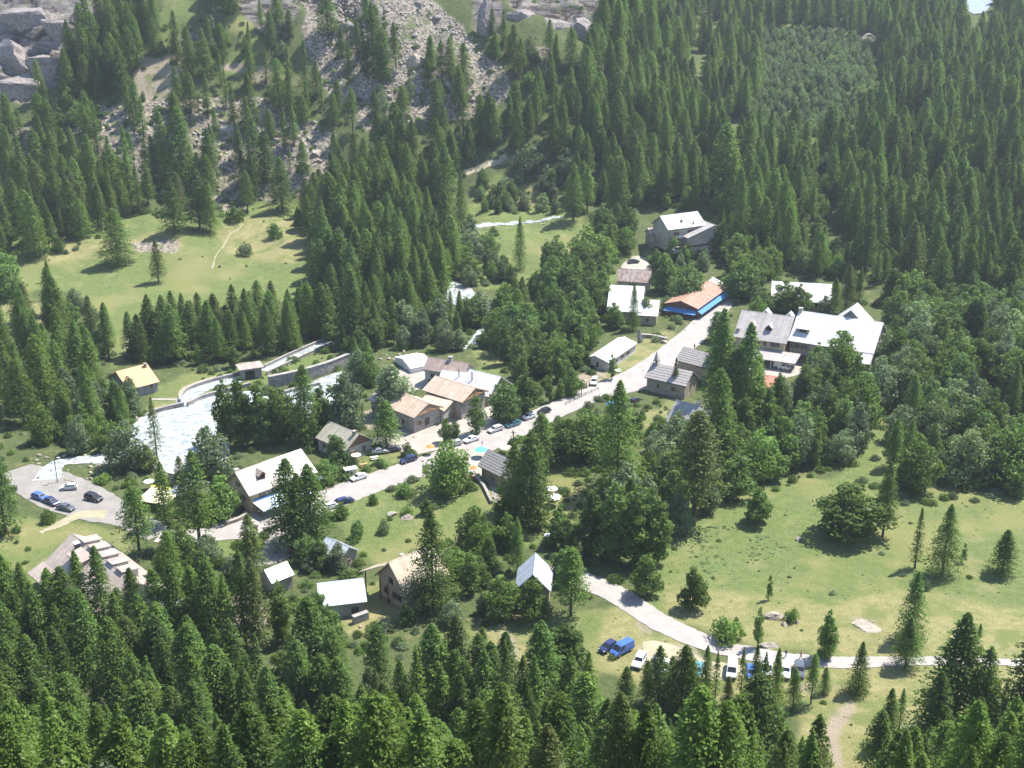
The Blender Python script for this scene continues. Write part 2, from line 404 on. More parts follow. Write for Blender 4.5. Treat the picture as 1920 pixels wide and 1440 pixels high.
# ------------------------------------------------------------------ THE GROUND
ROCK = [[(-80, -60), (175, -60), (190, 20), (165, 60), (150, 95), (110, 125), (95, 160), (40, 190), (-80, 175)],
        [(440, -30), (555, -30), (560, 20), (540, 68), (500, 72), (470, 40), (445, 20)],
        [(560, -40), (660, -40), (690, 0), (690, 35), (640, 60), (610, 25), (575, 15)],
        [(880, -40), (945, -20), (938, 55), (905, 58), (885, 20)], [(950, -40), (1150, -40), (1125, 10), (1095, 75), (1060, 55), (1020, 25), (960, 15)],
        [(1600, 60), (1640, 55), (1660, 70), (1650, 100), (1640, 112), (1625, 95), (1605, 90)], [(1895, 80), (1940, 75), (1940, 145), (1905, 140)],
        [(330, 50), (400, 55), (410, 80), (340, 85)]]
SCREE = [[(560, -40), (760, -40), (840, 25), (895, 75), (960, 140), (950, 190), (880, 230), (800, 230), (700, 250), (620, 200), (580, 90)],
         [(215, 200), (270, 190), (330, 180), (420, 180), (520, 190), (630, 250), (620, 310), (580, 370), (500, 380), (400, 360), (260, 350), (200, 290), (120, 270), (110, 235), (150, 200)],
         [(0, 250), (60, 240), (90, 280), (40, 300), (0, 290)], [(250, 450), (330, 455), (330, 475), (250, 475)],
         [(380, 360), (450, 370), (470, 400), (400, 395)], [(1000, 95), (1030, 80), (1040, 130), (1010, 150)]]
GRASS = [[(-60, 440), (130, 460), (160, 415), (420, 400), (470, 365), (560, 360), (600, 420), (640, 510), (560, 560), (470, 580), (330, 600), (250, 640), (230, 680), (210, 700), (150, 560), (60, 540), (30, 640), (-60, 650)],
         [(-60, 440), (-60, 860), (80, 760), (60, 560)],
         [(880, 340), (960, 330), (1080, 400), (1110, 440), (1050, 510), (960, 540), (900, 540), (880, 440)],
         [(290, 735), (345, 700), (440, 690), (520, 670), (620, 640), (640, 690), (520, 720), (420, 720), (340, 770), (290, 780)],
         [(620, 930), (800, 890), (960, 900), (1100, 850), (1110, 960), (1000, 1020), (860, 1080), (700, 1060), (640, 1010)],
         [(-60, 990), (60, 965), (240, 985), (260, 1110), (60, 1130), (-60, 1060)],
         [(1200, 830), (1400, 880), (1560, 900), (1660, 740), (1760, 780), (1980, 930), (1980, 1260), (1560, 1240), (1350, 1200), (1200, 1120), (1180, 980)],
         [(820, 1180), (1230, 1130), (1280, 1240), (1100, 1270), (1000, 1290), (850, 1260), (780, 1220)],
         [(1540, 1250), (1980, 1250), (1980, 1800), (1500, 1800)],
         [(1305, 60), (1328, 50), (1328, 80), (1308, 90)], [(1300, 160), (1430, 165), (1430, 195), (1310, 200)], [(1495, 190), (1540, 190), (1540, 260), (1510, 260)],
         [(300, -20), (360, -20), (350, 120), (290, 110)], [(400, 120), (480, 60), (530, 130), (470, 170)], [(80, 180), (160, 195), (150, 225), (80, 215)], [(430, 20), (470, 20), (460, 70), (430, 70)],
         [(380, 900), (440, 890), (440, 990), (380, 985)], [(330, 1000), (500, 990), (500, 1040), (420, 1060), (380, 1050)], [(880, 640), (950, 600), (960, 700), (900, 720)], [(1290, 490), (1360, 400), (1400, 400), (1380, 470)], [(1140, 500), (1165, 500), (1160, 540), (1140, 540)],
         [(600, 860), (740, 820), (790, 850), (650, 900)]]
DRY = [[(400, 430), (470, 400), (560, 410), (590, 450), (560, 500), (470, 490), (420, 480)], [(0, 560), (90, 580), (100, 640), (0, 640)], [(60, 460), (330, 430), (330, 470), (160, 490), (80, 490)],
       [(1220, 1090), (1400, 1110), (1560, 1130), (1700, 1100), (1980, 1150), (1980, 1250), (1560, 1240), (1380, 1205), (1240, 1160)],
       [(1140, 1130), (1250, 1170), (1290, 1240), (1260, 1300), (1100, 1250), (1120, 1180)],
       [(1280, 1240), (1560, 1245), (1980, 1250), (1980, 1340), (1700, 1330), (1650, 1420), (1640, 1500), (1500, 1520), (1520, 1330), (1320, 1320)],
       [(900, 1160), (1000, 1170), (1010, 1270), (950, 1250), (880, 1200)], [(1150, 650), (1230, 620), (1270, 640), (1170, 715), (1100, 710), (1120, 690)], [(1180, 770), (1270, 740), (1290, 790), (1210, 810)],
       [(880, 345), (960, 345), (950, 400), (890, 390)], [(600, 1115), (760, 1100), (770, 1180), (650, 1200)], [(290, 760), (345, 755), (345, 775), (290, 785)],
       [(0, 990), (60, 985), (240, 1000), (200, 1010), (60, 1010), (0, 1040)], [(720, 1010), (830, 1020), (720, 1035)], [(1200, 470), (1230, 470), (1210, 495), (1180, 495)]]
DIRT = [[(255, 110), (340, 105), (345, 140), (300, 190), (262, 195)], [(400, 118), (520, 125), (560, 160), (480, 160)], [(1200, 1215), (1300, 1215), (1340, 1270), (1230, 1275)], [(1440, 1292), (1530, 1280), (1600, 1285), (1540, 1298)], [(1560, 1330), (1590, 1310), (1600, 1320), (1580, 1400), (1590, 1450), (1565, 1450), (1556, 1390)],
        [(930, 1180), (960, 1190), (980, 1240), (950, 1230)], [(1200, 1150), (1255, 1165), (1240, 1190), (1190, 1180)], [(40, 1180), (150, 1190), (150, 1230), (60, 1220)], [(700, 770), (740, 790), (700, 810), (650, 780)],
        [(1480, 430), (1520, 430), (1510, 470), (1490, 475)], [(560, 1115), (610, 1125), (640, 1190), (600, 1200)], [(240, 1140), (480, 1110), (500, 1180), (300, 1215)], [(1085, 700), (1130, 690), (1130, 720), (1060, 760), (1050, 745)],
        [(870, 880), (900, 900), (920, 930), (890, 910)], [(1050, 290), (960, 290), (900, 310), (940, 310)], [(1590, 1160), (1640, 1165), (1640, 1185), (1600, 1185)]]
nu, nv = 440, 640
uu = np.linspace(-1, 1, nu); yy = np.concatenate([np.linspace(-130, 130, 50), np.linspace(132, 520, 290), np.linspace(521.5, 760, 210), np.linspace(763, 980, 90)])
nv = len(yy)
X = uu[None, :] * (0.47 * np.maximum(yy, 60) + 60)[:, None]; Yg = np.repeat(yy[:, None], nu, 1); Z = height(X, Yg)
PX, PY, _d = project(X, Yg, Z)
jx = fbm(X / 9, Yg / 9, 2) * 26; jy = fbm(X / 9 + 40, Yg / 9, 2) * 16
def zmask(polys, j=1.0, it=2):
    m = np.zeros(X.shape, bool)
    for p in polys: m |= inpoly(PX + jx * j, PY + jy * j, p)
    m &= Yg > 140
    f = m.astype(float)
    for _ in range(it):
        g = f.copy(); g[1:-1, 1:-1] = (f[1:-1, 1:-1] * 2 + f[:-2, 1:-1] + f[2:, 1:-1] + f[1:-1, :-2] + f[1:-1, 2:]) / 6; f = g
    return f
zr, zg, zd, zi, zs = zmask(ROCK, .6), zmask(GRASS, 1, 5), zmask(DRY, 1.6, 12), zmask(DIRT, .7), zmask(SCREE, .8)
# ledges and lumps of the bare rock and scree
led = fbm(X / 14 + Z / 9, Yg / 14, 4)
Z = Z + zr * (np.floor((Z + led * 9) / 5.5) * 5.5 - Z) * .45 + zr * (fbm(X / 8, Yg / 8, 5) * 4.5 - np.abs(fbm(X / 16 + Z / 14, Yg / 11 + 3, 4)) * 7) + zs * np.abs(fbm(X / 5, Yg / 5, 3)) * 1.6
idx = np.arange(nu * nv).reshape(nv, nu)
F = np.stack([idx[:-1, :-1], idx[:-1, 1:], idx[1:, 1:], idx[1:, :-1]], -1).reshape(-1, 4)
me = fast_mesh('ground', np.stack([X, Yg, Z], -1).reshape(-1, 3), F, M['ground_cover'], True)
def cattr(me, name, a, b, c):
    at = me.attributes.new(name, 'FLOAT_COLOR', 'POINT')
    at.data.foreach_set('color', np.stack([a, b, c, np.ones_like(a)], -1).astype(np.float32).ravel())
cattr(me, 'zone', zr.ravel(), zg.ravel(), zd.ravel()); cattr(me, 'zone2', zi.ravel(), zs.ravel(), np.zeros(nu * nv))
g = link('ground', me); tag(g, 'grassy valley floor rising into rocky slopes', None, kind='structure')

# ------------------------------------------------------------------ draped sheets: roads, paths, water
def smooth_closed(p, n=5):
    out = []; k = len(p)
    for i in range(k):
        p0, p1, p2, p3 = (Vector(p[(i + j - 1) % k]) for j in range(4))
        for s in range(n):
            t = s / n
            out.append(.5 * ((2 * p1) + (p2 - p0) * t + (2 * p0 - 5 * p1 + 4 * p2 - p3) * t * t + (3 * p1 - p0 - 3 * p2 + p3) * t ** 3))
    return out
def smooth_open(p, n=8):
    out = []; P = [Vector(q) for q in p]; P = [2 * P[0] - P[1]] + P + [2 * P[-1] - P[-2]]
    for i in range(1, len(P) - 2):
        p0, p1, p2, p3 = P[i - 1:i + 3]
        for s in range(n):
            t = s / n
            out.append(.5 * ((2 * p1) + (p2 - p0) * t + (2 * p0 - 5 * p1 + 4 * p2 - p3) * t * t + (3 * p1 - p0 - 3 * p2 + p3) * t ** 3))
    return out + [P[-2]]
SHEETS = []
def drape_world(name, pts, dz, mat, label, step=2.5, jit=.25):
    pts = [Vector((p.x + rnd.uniform(-jit, jit), p.y + rnd.uniform(-jit, jit))) for p in pts]
    poly = [(p.x, p.y) for p in pts]; SHEETS.append(poly)
    x0, x1 = min(p[0] for p in poly), max(p[0] for p in poly); y0, y1 = min(p[1] for p in poly), max(p[1] for p in poly)
    gx, gy = np.meshgrid(np.arange(x0 + .7, x1, step), np.arange(y0 + .7, y1, step)); gx = gx.ravel(); gy = gy.ravel()
    k = inpoly(gx, gy, poly); vs = pts + [Vector((a, b)) for a, b in zip(gx[k], gy[k])]; n = len(pts)
    r = delaunay_2d_cdt(vs, [(i, (i + 1) % n) for i in range(n)], [], 1, .01)
    V = [(v.x, v.y, hz(v.x, v.y) + dz) for v in r[0]]
    T = [t for t in r[2]]
    # skirt round the edge so that the sheet meets the ground
    cnt = {}
    for t in T:
        for i in range(len(t)):
            e = (t[i], t[(i + 1) % len(t)]); cnt[e] = 1
    sk = [e for e in cnt if (e[1], e[0]) not in cnt]; low = {}
    for a, b in sk:
        for q in (a, b):
            if q not in low: low[q] = len(V); V.append((V[q][0], V[q][1], V[q][2] - .6))
    Fs = list(T) + [(b, a, low[a], low[b]) for a, b in sk]
    me = bpy.data.meshes.new(name); me.from_pydata(V, [], Fs); me.materials.append(mat); me.update()
    o = link(name, me); return tag(o, label, None, kind='structure')
def drape(name, px, dz, mat, label, step=2.5, jit=.25, sm=5):
    P = [ground(*p).xy for p in px]
    return drape_world(name, smooth_closed(P, sm) if sm > 1 else P, dz, mat, label, step, jit)
def strip(name, px, half, dz, mat, label, jit=.2, step=2.5):
    P = smooth_open([ground(*p).xy for p in px]); L = []; Rr = []
    hs = half if isinstance(half, (list, tuple)) else [half] * len(px)
    for i, p in enumerate(P):
        d = (P[min(i + 1, len(P) - 1)] - P[max(i - 1, 0)]); d = d.normalized() if d.length else Vector((1, 0))
        t = i / (len(P) - 1) * (len(hs) - 1); a = hs[int(t)]; b = hs[min(int(t) + 1, len(hs) - 1)]; h = a + (b - a) * (t - int(t))
        n = Vector((-d.y, d.x)) * h; L.append(p + n); Rr.append(p - n)
    return drape_world(name, L + Rr[::-1], dz, mat, label, step, jit)
strip('road', [(640, 928), (700, 905), (760, 885), (820, 866), (880, 843), (960, 806), (1040, 770), (1110, 740), (1180, 718), (1230, 688), (1275, 650), (1310, 618), (1345, 580), (1362, 552)],
      [5, 5, 5, 5, 5.2, 5, 4.4, 4.2, 6.5, 6, 5, 4.5, 4, 3.5], .10, M['worn_asphalt'], 'pale sunlit village road climbing past the parked cars')
strip('road', [(300, 1003), (350, 1006), (400, 1000), (450, 990), (520, 975), (580, 952), (640, 928)], [3.2, 3.2, 3.5, 5.5, 7, 5.5, 5], .106, M['worn_asphalt'], 'pale road bending past the awning house')
strip('road', [(545, 975), (540, 1005), (520, 1035), (470, 1055), (420, 1060)], [6, 5, 3.5, 3, 3], .112, M['grey_asphalt'], 'side road going down under the tall larches')
strip('road', [(30, 880), (80, 905), (130, 930), (190, 955), (240, 972), (300, 1003)], [4, 7, 7.5, 6, 4, 3.2], .10, M['grey_asphalt'], 'grey parking road with five cars at the left')
strip('road', [(75, 1000), (110, 985), (150, 966), (200, 965)], [.4, 1.2, 1.8, 2], .12, M['footpath_dirt'], 'short gravel spur beside the lawn')
strip('road', [(2000, 1246), (1900, 1243), (1780, 1240), (1660, 1241), (1560, 1242), (1450, 1233), (1350, 1213), (1280, 1188), (1225, 1160), (1180, 1130), (1135, 1105), (1085, 1085), (1040, 1060)],
      [1.0, 1.1, 1.25, 1.6, 1.8, 2.2, 2.5, 2.8, 2.9, 3, 3.1, 3, 2.5], .10, M['worn_asphalt'], 'pale road curving across the right meadow')
drape('gravel_yard', [(700, 825), (770, 798), (845, 770), (905, 758), (950, 770), (945, 800), (890, 820), (850, 838), (800, 848), (760, 850)], .06, M['pale_gravel'], 'bright gravel yard in front of the stone houses')
drape('gravel_yard', [(740, 700), (775, 690), (800, 700), (800, 720), (770, 735), (745, 725)], .06, M['pale_gravel'], 'small bright yard behind the stone houses')
drape('gravel_yard', [(1165, 498), (1190, 480), (1215, 488), (1220, 505), (1180, 508)], .06, M['pale_gravel'], 'small bright yard above the rusty-striped roof')
drape('gravel_yard', [(1380, 690), (1420, 670), (1500, 680), (1505, 700), (1450, 712), (1400, 715)], .06, M['pale_gravel'], 'sunlit yard below the long hotel')
drape('gravel_yard', [(850, 855), (905, 840), (915, 870), (895, 890), (862, 885)], .11, M['pale_gravel'], 'bright terrace at the barn end')
drape('gravel_yard', [(1205, 1205), (1260, 1208), (1330, 1240), (1380, 1245), (1400, 1270), (1290, 1275), (1230, 1262)], .03, M['footpath_dirt'], 'worn parking ground beside the lower road')
strip('path', [(398, 505), (405, 480), (425, 450), (447, 430), (455, 420)], .28, .10, M['footpath_dirt'], 'thin footpath climbing the left meadow')
strip('path', [(240, 672), (236, 655), (246, 625), (252, 600)], .4, .10, M['footpath_dirt'], 'thin footpath beside the larch row')
strip('path', [(340, 752), (338, 738), (350, 725), (400, 708), (445, 700)], .5, .10, M['footpath_dirt'], 'footpath along the canal wall')
strip('path', [(285, 749), (310, 749), (340, 750)], .6, .10, M['pale_gravel'], 'footpath from the orange-roofed hut')
strip('path', [(870, 325), (905, 312), (950, 292)], 1.3, .12, M['footpath_dirt'], 'track crossing the slope among larches')
strip('path', [(895, 880), (920, 905), (935, 945)], .7, .10, M['concrete'], 'edge path beside the plank-roofed barn')
# water
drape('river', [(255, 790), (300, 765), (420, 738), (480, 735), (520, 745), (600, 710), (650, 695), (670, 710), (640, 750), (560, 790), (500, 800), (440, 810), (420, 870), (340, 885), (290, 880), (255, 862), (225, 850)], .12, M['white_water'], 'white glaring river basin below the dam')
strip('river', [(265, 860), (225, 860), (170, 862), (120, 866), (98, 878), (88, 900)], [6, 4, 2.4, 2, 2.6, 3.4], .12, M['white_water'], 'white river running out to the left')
drape('river', [(845, 530), (875, 535), (900, 560), (930, 575), (935, 600), (915, 620), (895, 595), (860, 575), (838, 560)], .15, M['white_water'], 'white rapids between the trees')
strip('river', [(868, 655), (890, 640), (900, 628), (918, 612)], [.8, 1.6, 2, 2.6], .12, M['white_water'], 'stretch of torrent under the trees')
strip('river', [(862, 432), (900, 424), (940, 421), (985, 418), (1020, 413), (1056, 406)], [1, 2.6, 1.4, 1.2, 1, .6], .15, M['white_water'], 'far bend of the white torrent', .7)
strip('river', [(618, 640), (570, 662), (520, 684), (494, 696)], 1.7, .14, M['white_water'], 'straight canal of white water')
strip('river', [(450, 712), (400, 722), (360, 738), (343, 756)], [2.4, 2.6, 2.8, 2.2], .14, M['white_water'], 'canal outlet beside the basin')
drape('snowfield', [(1805, -14), (1862, -14), (1856, 12), (1838, 26), (1815, 20)], .4, M['snow'], 'pale blue snow patch at the top right', 6)

# ------------------------------------------------------------------ walls along the water
def wall_run(name, px, h, th, mat, label, cat='wall', cap=None, zoff=0, pieces=False):
    P = smooth_open([ground(*p).xy for p in px], 4)
    c = P[0]; t = thing(name, label, cat, (c.x, c.y, hz(c.x, c.y)))
    b = MB(); cp_ = MB(); z0 = hz(c.x, c.y)
    for a, d in zip(P[:-1], P[1:]):
        e = (d - a).normalized() * .02; n = Vector((-(d - a).y, (d - a).x)).normalized() * th / 2
        za = hz(a.x, a.y) - z0; zb = hz(d.x, d.y) - z0
        def q(p, s, z): return (p.x - c.x + n.x * s, p.y - c.y + n.y * s, z)
        for (mb, s, lo, hi) in ((b, 1, -1.0, h), (cp_, 1.35, h + .003, h + .16)):
            vs = [q(a, s, za + lo), q(d + e, s, zb + lo), q(d + e, -s, zb + lo), q(a, -s, za + lo), q(a, s, za + hi), q(d + e, s, zb + hi), q(d + e, -s, zb + hi), q(a, -s, za + hi)]
            mb.add(vs, [(0, 3, 2, 1), (4, 5, 6, 7), (0, 1, 5, 4), (1, 2, 6, 5), (2, 3, 7, 6), (3, 0, 4, 7)])
    b.obj('wall_body', mat, t); cp_.obj('coping', cap or M['concrete'], t); return t
wall_run('retaining_wall', [(505, 728), (560, 716), (615, 700), (655, 684)], 3.6, 1.0, M['stained_concrete'], 'tall streaked grey dam wall above the white river')
wall_run('retaining_wall', [(520, 742), (545, 735), (570, 728), (600, 722)], .8, .8, M['concrete'], 'low concrete ledge at the foot of the streaked dam wall')
wall_run('canal_wall', [(496, 690), (540, 669), (590, 647), (620, 633)], .9, .5, M['concrete'], 'upper kerb wall of the straight canal')
wall_run('canal_wall', [(500, 703), (540, 684), (590, 661), (622, 646)], .9, .5, M['concrete'], 'lower kerb wall of the straight canal')
wall_run('canal_wall', [(338, 756), (341, 744), (356, 731), (400, 716), (450, 704)], 1.0, .5, M['concrete'], 'curved concrete wall behind the canal outlet')
wall_run('canal_wall', [(352, 762), (380, 748), (420, 737), (470, 724)], 1.1, .6, M['concrete'], 'straight concrete wall between canal outlet and river basin')
wall_run('canal_wall', [(282, 778), (310, 770), (345, 762)], 1.2, .6, M['stained_concrete'], 'stained river wall below the orange-roofed hut')
wall_run('stone_wall', [(1198, 632), (1225, 634), (1250, 640)], 1.0, .8, M['old_masonry'], 'low stone wall running from the standing stone to the road')
wall_run('stone_wall', [(425, 985), (452, 975), (462, 966)], .8, .6, M['old_masonry'], 'low stone wall in front of the garden left of the awning house')
wall_run('stone_wall', [(868, 882), (900, 905), (922, 945)], .7, .5, M['old_masonry'], 'low terrace wall beside the plank-roofed barn')
wall_run('stone_wall', [(662, 1170), (690, 1160)], 1.6, .8, M['masonry'], 'short grey stone wall below the blue-grey shed')
wall_run('stone_wall', [(960, 1148), (1010, 1150), (1035, 1150)], 1.0, .7, M['old_masonry'], 'rubble terrace wall under the blue-white gabled roof')

# ------------------------------------------------------------------ houses
LAND = []          # landmarks for labels
class House:
    def __init__(s, name, label, A, B, E, Hr, He, wall, roof, back=None, wb=None, over=.6, gable=None, z=None, wallh=None, th=.22, land=None, cat='house', planks=0, seams=0, roof2=None):
        mid = ((A[0] + B[0]) / 2, (A[1] + B[1]) / 2 + 30)
        gz = z if z is not None else ground(*mid).z
        a = on_plane(*A, gz + Hr); b = on_plane(*B, gz + Hr); e = on_plane(*E, gz + He)
        d = (b - a); s.L = d.length; d.normalize(); n = Vector((d.y, -d.x, 0))
        if (e - a).dot(n) < 0: n = -n
        if n.cross(Vector((0, 0, 1))).dot(d) > 0: pass
        s.w = (e - a).dot(n)
        # local frame: x along ridge so that front (-y) = n
        if Vector((d.y, -d.x, 0)).dot(n) < 0: d = -d; a, b = b, a
        ang = math.atan2(d.y, d.x); c = (a + b) / 2
        s.wb = wb if wb is not None else s.w
        s.Hr, s.He = Hr, He; s.over = over
        s.gz = min(gz, hz(c.x, c.y)); s.mw = M[wall]; s.roofm = M[roof]
        s.o = thing(name, label, cat, (c.x, c.y, gz), ang); s.ang = ang; s.c = c
        print('HOUSE %-44s L=%.1f w=%.1f Y=%.0f z=%.1f ang=%.0f' % (label[:44], s.L, s.w, c.y, gz, math.degrees(ang)))
        LAND.append((land or label, (A[0] + B[0]) / 2, (A[1] + B[1] + 2 * E[1]) / 4))
        L2 = s.L / 2 - over; wf = s.w - over * .8; wk = s.wb - over * .8; sl = (Hr - He) / s.w; slb = (Hr - (wb and Hr - sl * s.wb or He)) / s.wb
        s.L2, s.wf, s.wk, s.sl = L2, wf, wk, sl
        tv = th + .06
        zf = Hr - sl * wf - tv; zk = Hr - sl * wk - tv; zr_ = Hr - tv
        s.zf = zf; base = -2.0
        mb = MB(); mb.prism([(-wf, base), (wk, base), (wk, zk), (0, zr_), (-wf, zf)], -L2, L2, 'x')
        # profile is (y,z)
        s.wall = mb.obj('wall', s.mw, s.o)
        if gable:
            for sx in (-1, 1):
                gm = MB(); gm.prism([(-wf * .995, zf), (wk * .995, min(zk, zf)), (wk * .995, zk), (0, zr_)], sx * (L2 + .003), sx * (L2 + .10), 'x'); gm.obj('gable_boarding', M[gable], s.o)
        ze = Hr - sl * s.w; zb = Hr - sl * s.wb; X2 = s.L / 2
        rf = MB(); rf.slab([(-X2, -s.w, ze), (X2, -s.w, ze), (X2, -.0, Hr), (-X2, 0, Hr)], th)
        rb = MB(); rb.slab([(X2, s.wb, zb), (-X2, s.wb, zb), (-X2, .0, Hr), (X2, 0, Hr)], th)
        s.roof = rf.obj('roof_slope', s.roofm, s.o); s.roofb = rb.obj('roof_slope', M[roof2] if roof2 else s.roofm, s.o)
        rc = MB(); rc.prism([(-.28, Hr - .28 * sl - .01), (0, Hr + .09), (.28, Hr - .28 * sl - .01), (0, Hr - .12)], -X2, X2, 'x'); rc.obj('ridge_cap', s.roofm, s.o)
        MB().tube((-X2, -s.w - .07, ze - .06), (X2, -s.w - .07, ze - .06), .09, n=6).obj('gutter', M['dark_metal'], s.o)
        if planks:
            rows = planks; ln = math.hypot(s.w, Hr - ze) / rows
            dn = Vector((0, -1, -sl)).normalized(); up = Vector((0, -sl, 1)).normalized(); up = Vector((0, -dn.z, dn.y)) * -1
            up = Vector((0, -sl, 1)).normalized() if Vector((0, -sl, 1)).dot(dn) == 0 else dn.cross(Vector((1, 0, 0))); up = up if up.z > 0 else -up
            pm = None
            for side in (-1, 1):
                for k in range(rows):
                    if pm is None:
                        q = MB(); q.box(-X2 + .03, -(ln - .13), .01, X2 - .03, 0, .10); pm = q.mesh('plank_row', M['plank_grey'])
                    o = link('plank', pm, s.o if True else s.roof)
                    th_ = math.atan(sl)
                    o.rotation_euler = (th_, 0, 0) if side < 0 else (th_, 0, PI)
                    dd = k * ln + .07
                    yy_ = -dd * math.cos(th_); zz_ = Hr - dd * math.sin(th_)
                    o.location = (rnd.uniform(-.15, .15), yy_ if side < 0 else -yy_, zz_ + .02)
        if seams:
            nse = int(s.L / seams); sm = MB()
            for k in range(1, nse):
                x = -X2 + k * s.L / nse
                for (yy0, zz0, yy1, zz1) in ((-s.w + .05, ze + .05 * sl, -.2, Hr - .2 * sl),):
                    sm.slab([(x - .04, yy0, zz0 + .05), (x + .04, yy0, zz0 + .05), (x + .04, yy1, zz1 + .05), (x - .04, yy1, zz1 + .05)], .06)
            so_ = sm.obj('standing_seams', s.roofm, s.roof); so_['kind'] = 'stuff'
    def rz_(s, y): return s.Hr - s.sl * abs(y)
    def window(s, side, p, z, w_=1.0, h=1.1, door=False, mat='window_frame', shutters=None):
        """side F,B,L,R; p runs along the wall, centre 0"""
        if shutters is None and not door and w_ <= 1.2 and mat == 'window_frame' and rnd.random() < .6: shutters = rnd.choice(['brown_wood', 'dark_wood', 'new_wood'])
        T = {'F': (p, -s.wf, 0), 'B': (-p, s.wk, PI), 'L': (-s.L2, -p + 0, -PI / 2), 'R': (s.L2, p, PI / 2)}[side]
        name = 'door' if door else 'window'
        fr = MB(); a, b, t = w_ / 2, h / 2, .11
        if door:
            fr.box(-a, -.10, -b, a, -.003, b); o = fr.obj('door', M[mat], s.o)
            MB().box(a - .25, -.16, -.05, a - .15, -.103, .03).obj('handle', M['dark_metal'], o)
        else:
            fr.box(-a - t, -.09, b, a + t, -.003, b + t).box(-a - t, -.13, -b - t, a + t, -.003, -b).box(-a - t, -.09, -b + .002, -a, -.003, b - .002).box(a, -.09, -b + .002, a + t, -.003, b - .002).box(-.035, -.07, -b + .003, .035, -.003, b - .003)
            o = fr.obj('window', M[mat], s.o)
            MB().box(-a + .002, -.045, -b + .004, a - .002, -.006, b - .004).obj('pane', M['glass_dark'], o)
            if shutters:
                for sg in (-1, 1):
                    MB().box(sg * (a + t + .02), -.12, -b, sg * (a + t + .02 + w_ * .45), -.06, b).obj('shutter', M[shutters], o)
        o.location = (T[0], T[1], z); o.rotation_euler = (0, 0, T[2]); return o
    def chimney(s, x, y, h=1.3, w_=.7, mat='old_masonry', capm='concrete'):
        z0 = s.rz_(y) - .8
        o = MB().box(x - w_ / 2, y - w_ / 2, z0, x + w_ / 2, y + w_ / 2, s.rz_(y) + h).obj('chimney', M[mat], s.o)
        MB().box(x - w_ * .68, y - w_ * .68, s.rz_(y) + h + .003, x + w_ * .68, y + w_ * .68, s.rz_(y) + h + .16).obj('cap', M[capm], o)
    def flue(s, x, y, h=2.2, r=.16):
        z0 = s.rz_(y) - .5; z1 = s.rz_(y) + h
        o = MB().tube((x, y, z0), (x, y, z1), r, n=10).obj('flue', M['dark_metal'], s.o)
        MB().tube((x, y, z1 + .1), (x, y, z1 + .3), r * 1.9, .03, n=10).obj('cap', M['dark_metal'], o)
    def dormer(s, x, y0, w_=1.6, h=1.4, gabled=True, wall=None, dep=None, side=1):
        """sits on the front slope; y0 = distance of its face from the ridge"""
        zf = s.rz_(y0); dep = dep or min(y0 - .2, h / s.sl)
        m = MB(); m.box(x - w_ / 2, -y0, zf - .4, x + w_ / 2, -y0 + dep, zf + h)
        if gabled: m.prism([(x - w_ / 2, zf + h), (x + w_ / 2, zf + h), (x, zf + h + w_ * .45)], -y0 + .02, -y0 + dep)
        o = m.obj('dormer', M[wall] if wall else s.mw, s.o)
        r = MB()
        if gabled:
            zz = zf + h; pk = zz + w_ * .5; ov = .3
            r.slab([(x - w_ / 2 - ov, -y0 - .35, zz - ov * .8), (x, -y0 - .35, pk + .08), (x, -y0 + dep + 1, pk + .08), (x - w_ / 2 - ov, -y0 + dep + .6, zz - ov * .8)], .1)
            r.slab([(x, -y0 - .35, pk + .08), (x + w_ / 2 + ov, -y0 - .35, zz - ov * .8), (x + w_ / 2 + ov, -y0 + dep + .6, zz - ov * .8), (x, -y0 + dep + 1, pk + .08)], .1)
        else:
            r.slab([(x - w_ / 2 - .3, -y0 - .4, zf + h + .05), (x + w_ / 2 + .3, -y0 - .4, zf + h + .05), (x + w_ / 2 + .3, -y0 + dep + .5, zf + h + .55), (x - w_ / 2 - .3, -y0 + dep + .5, zf + h + .55)], .14)
        r.obj('roof', s.roofm, o)
        MB().box(x - w_ * .32, -y0 - .06, zf + .3, x + w_ * .32, -y0 - .004, zf + h - .15).obj('pane', M['glass_dark'], o)
        if side < 0:
            o.rotation_euler = (0, 0, PI)
        return o
    def child(s, mb, name, mat): return mb.obj(name, M[mat] if isinstance(mat, str) else mat, s.o)

H = {}
h = House('hut', 'small hut with bright orange roof above the river wall', (217, 697), (276, 682), (233, 733), 6.6, 3.0, 'grey_plaster', 'orange_roof', land='orange-roofed hut', over=.5)
h.chimney(h.L / 2 - 1.1, -.9, 1.0, .7); [h.window('F', p, 2.2, .7, .8) for p in (-h.L2 * .55, h.L2 * .55)]; h.window('R', 0, 2.2, .7, .8)
h = House('awning_house', 'big house with pink and white roof and awning beside the road', (440, 885), (564, 842), (469, 930), 9.5, 5.2, 'tan_plaster', 'pink_roof', land='awning house', seams=2.2)
H['awning'] = h
X2 = h.L / 2; ze = h.Hr - h.sl * h.w
MB().slab([(-X2 * .05 + .8, -h.w * 1.04, ze - .04 * h.w * h.sl + .09), (X2 + .6, -h.w * 1.04, ze - .04 * h.w * h.sl + .09), (X2 + .05, 0, h.Hr + .10), (-X2 * .18, 0, h.Hr + .10)], .07).obj('metal_sheet', M['white_metal'], h.roof)
h.dormer(-X2 * .42, h.w * .56, 1.7, 1.1, True, 'brown_wood'); h.chimney(-X2 + 1.4, 1.6, .9, .9, 'white_plaster')
for p in (-.62, -.42, -.2, .0, .2, .42, .65): h.window('F', p * h.L2, 4.1, .8, .9)
for p in (-.7, -.3, .1, .5): h.window('F', p * h.L2, 1.6, 1.5, 1.9)
h.window('L', h.wf * .3, 3.4); h.window('L', -h.wf * .4, 3.4); h.window('L', 0, 6.2, .8, .8)
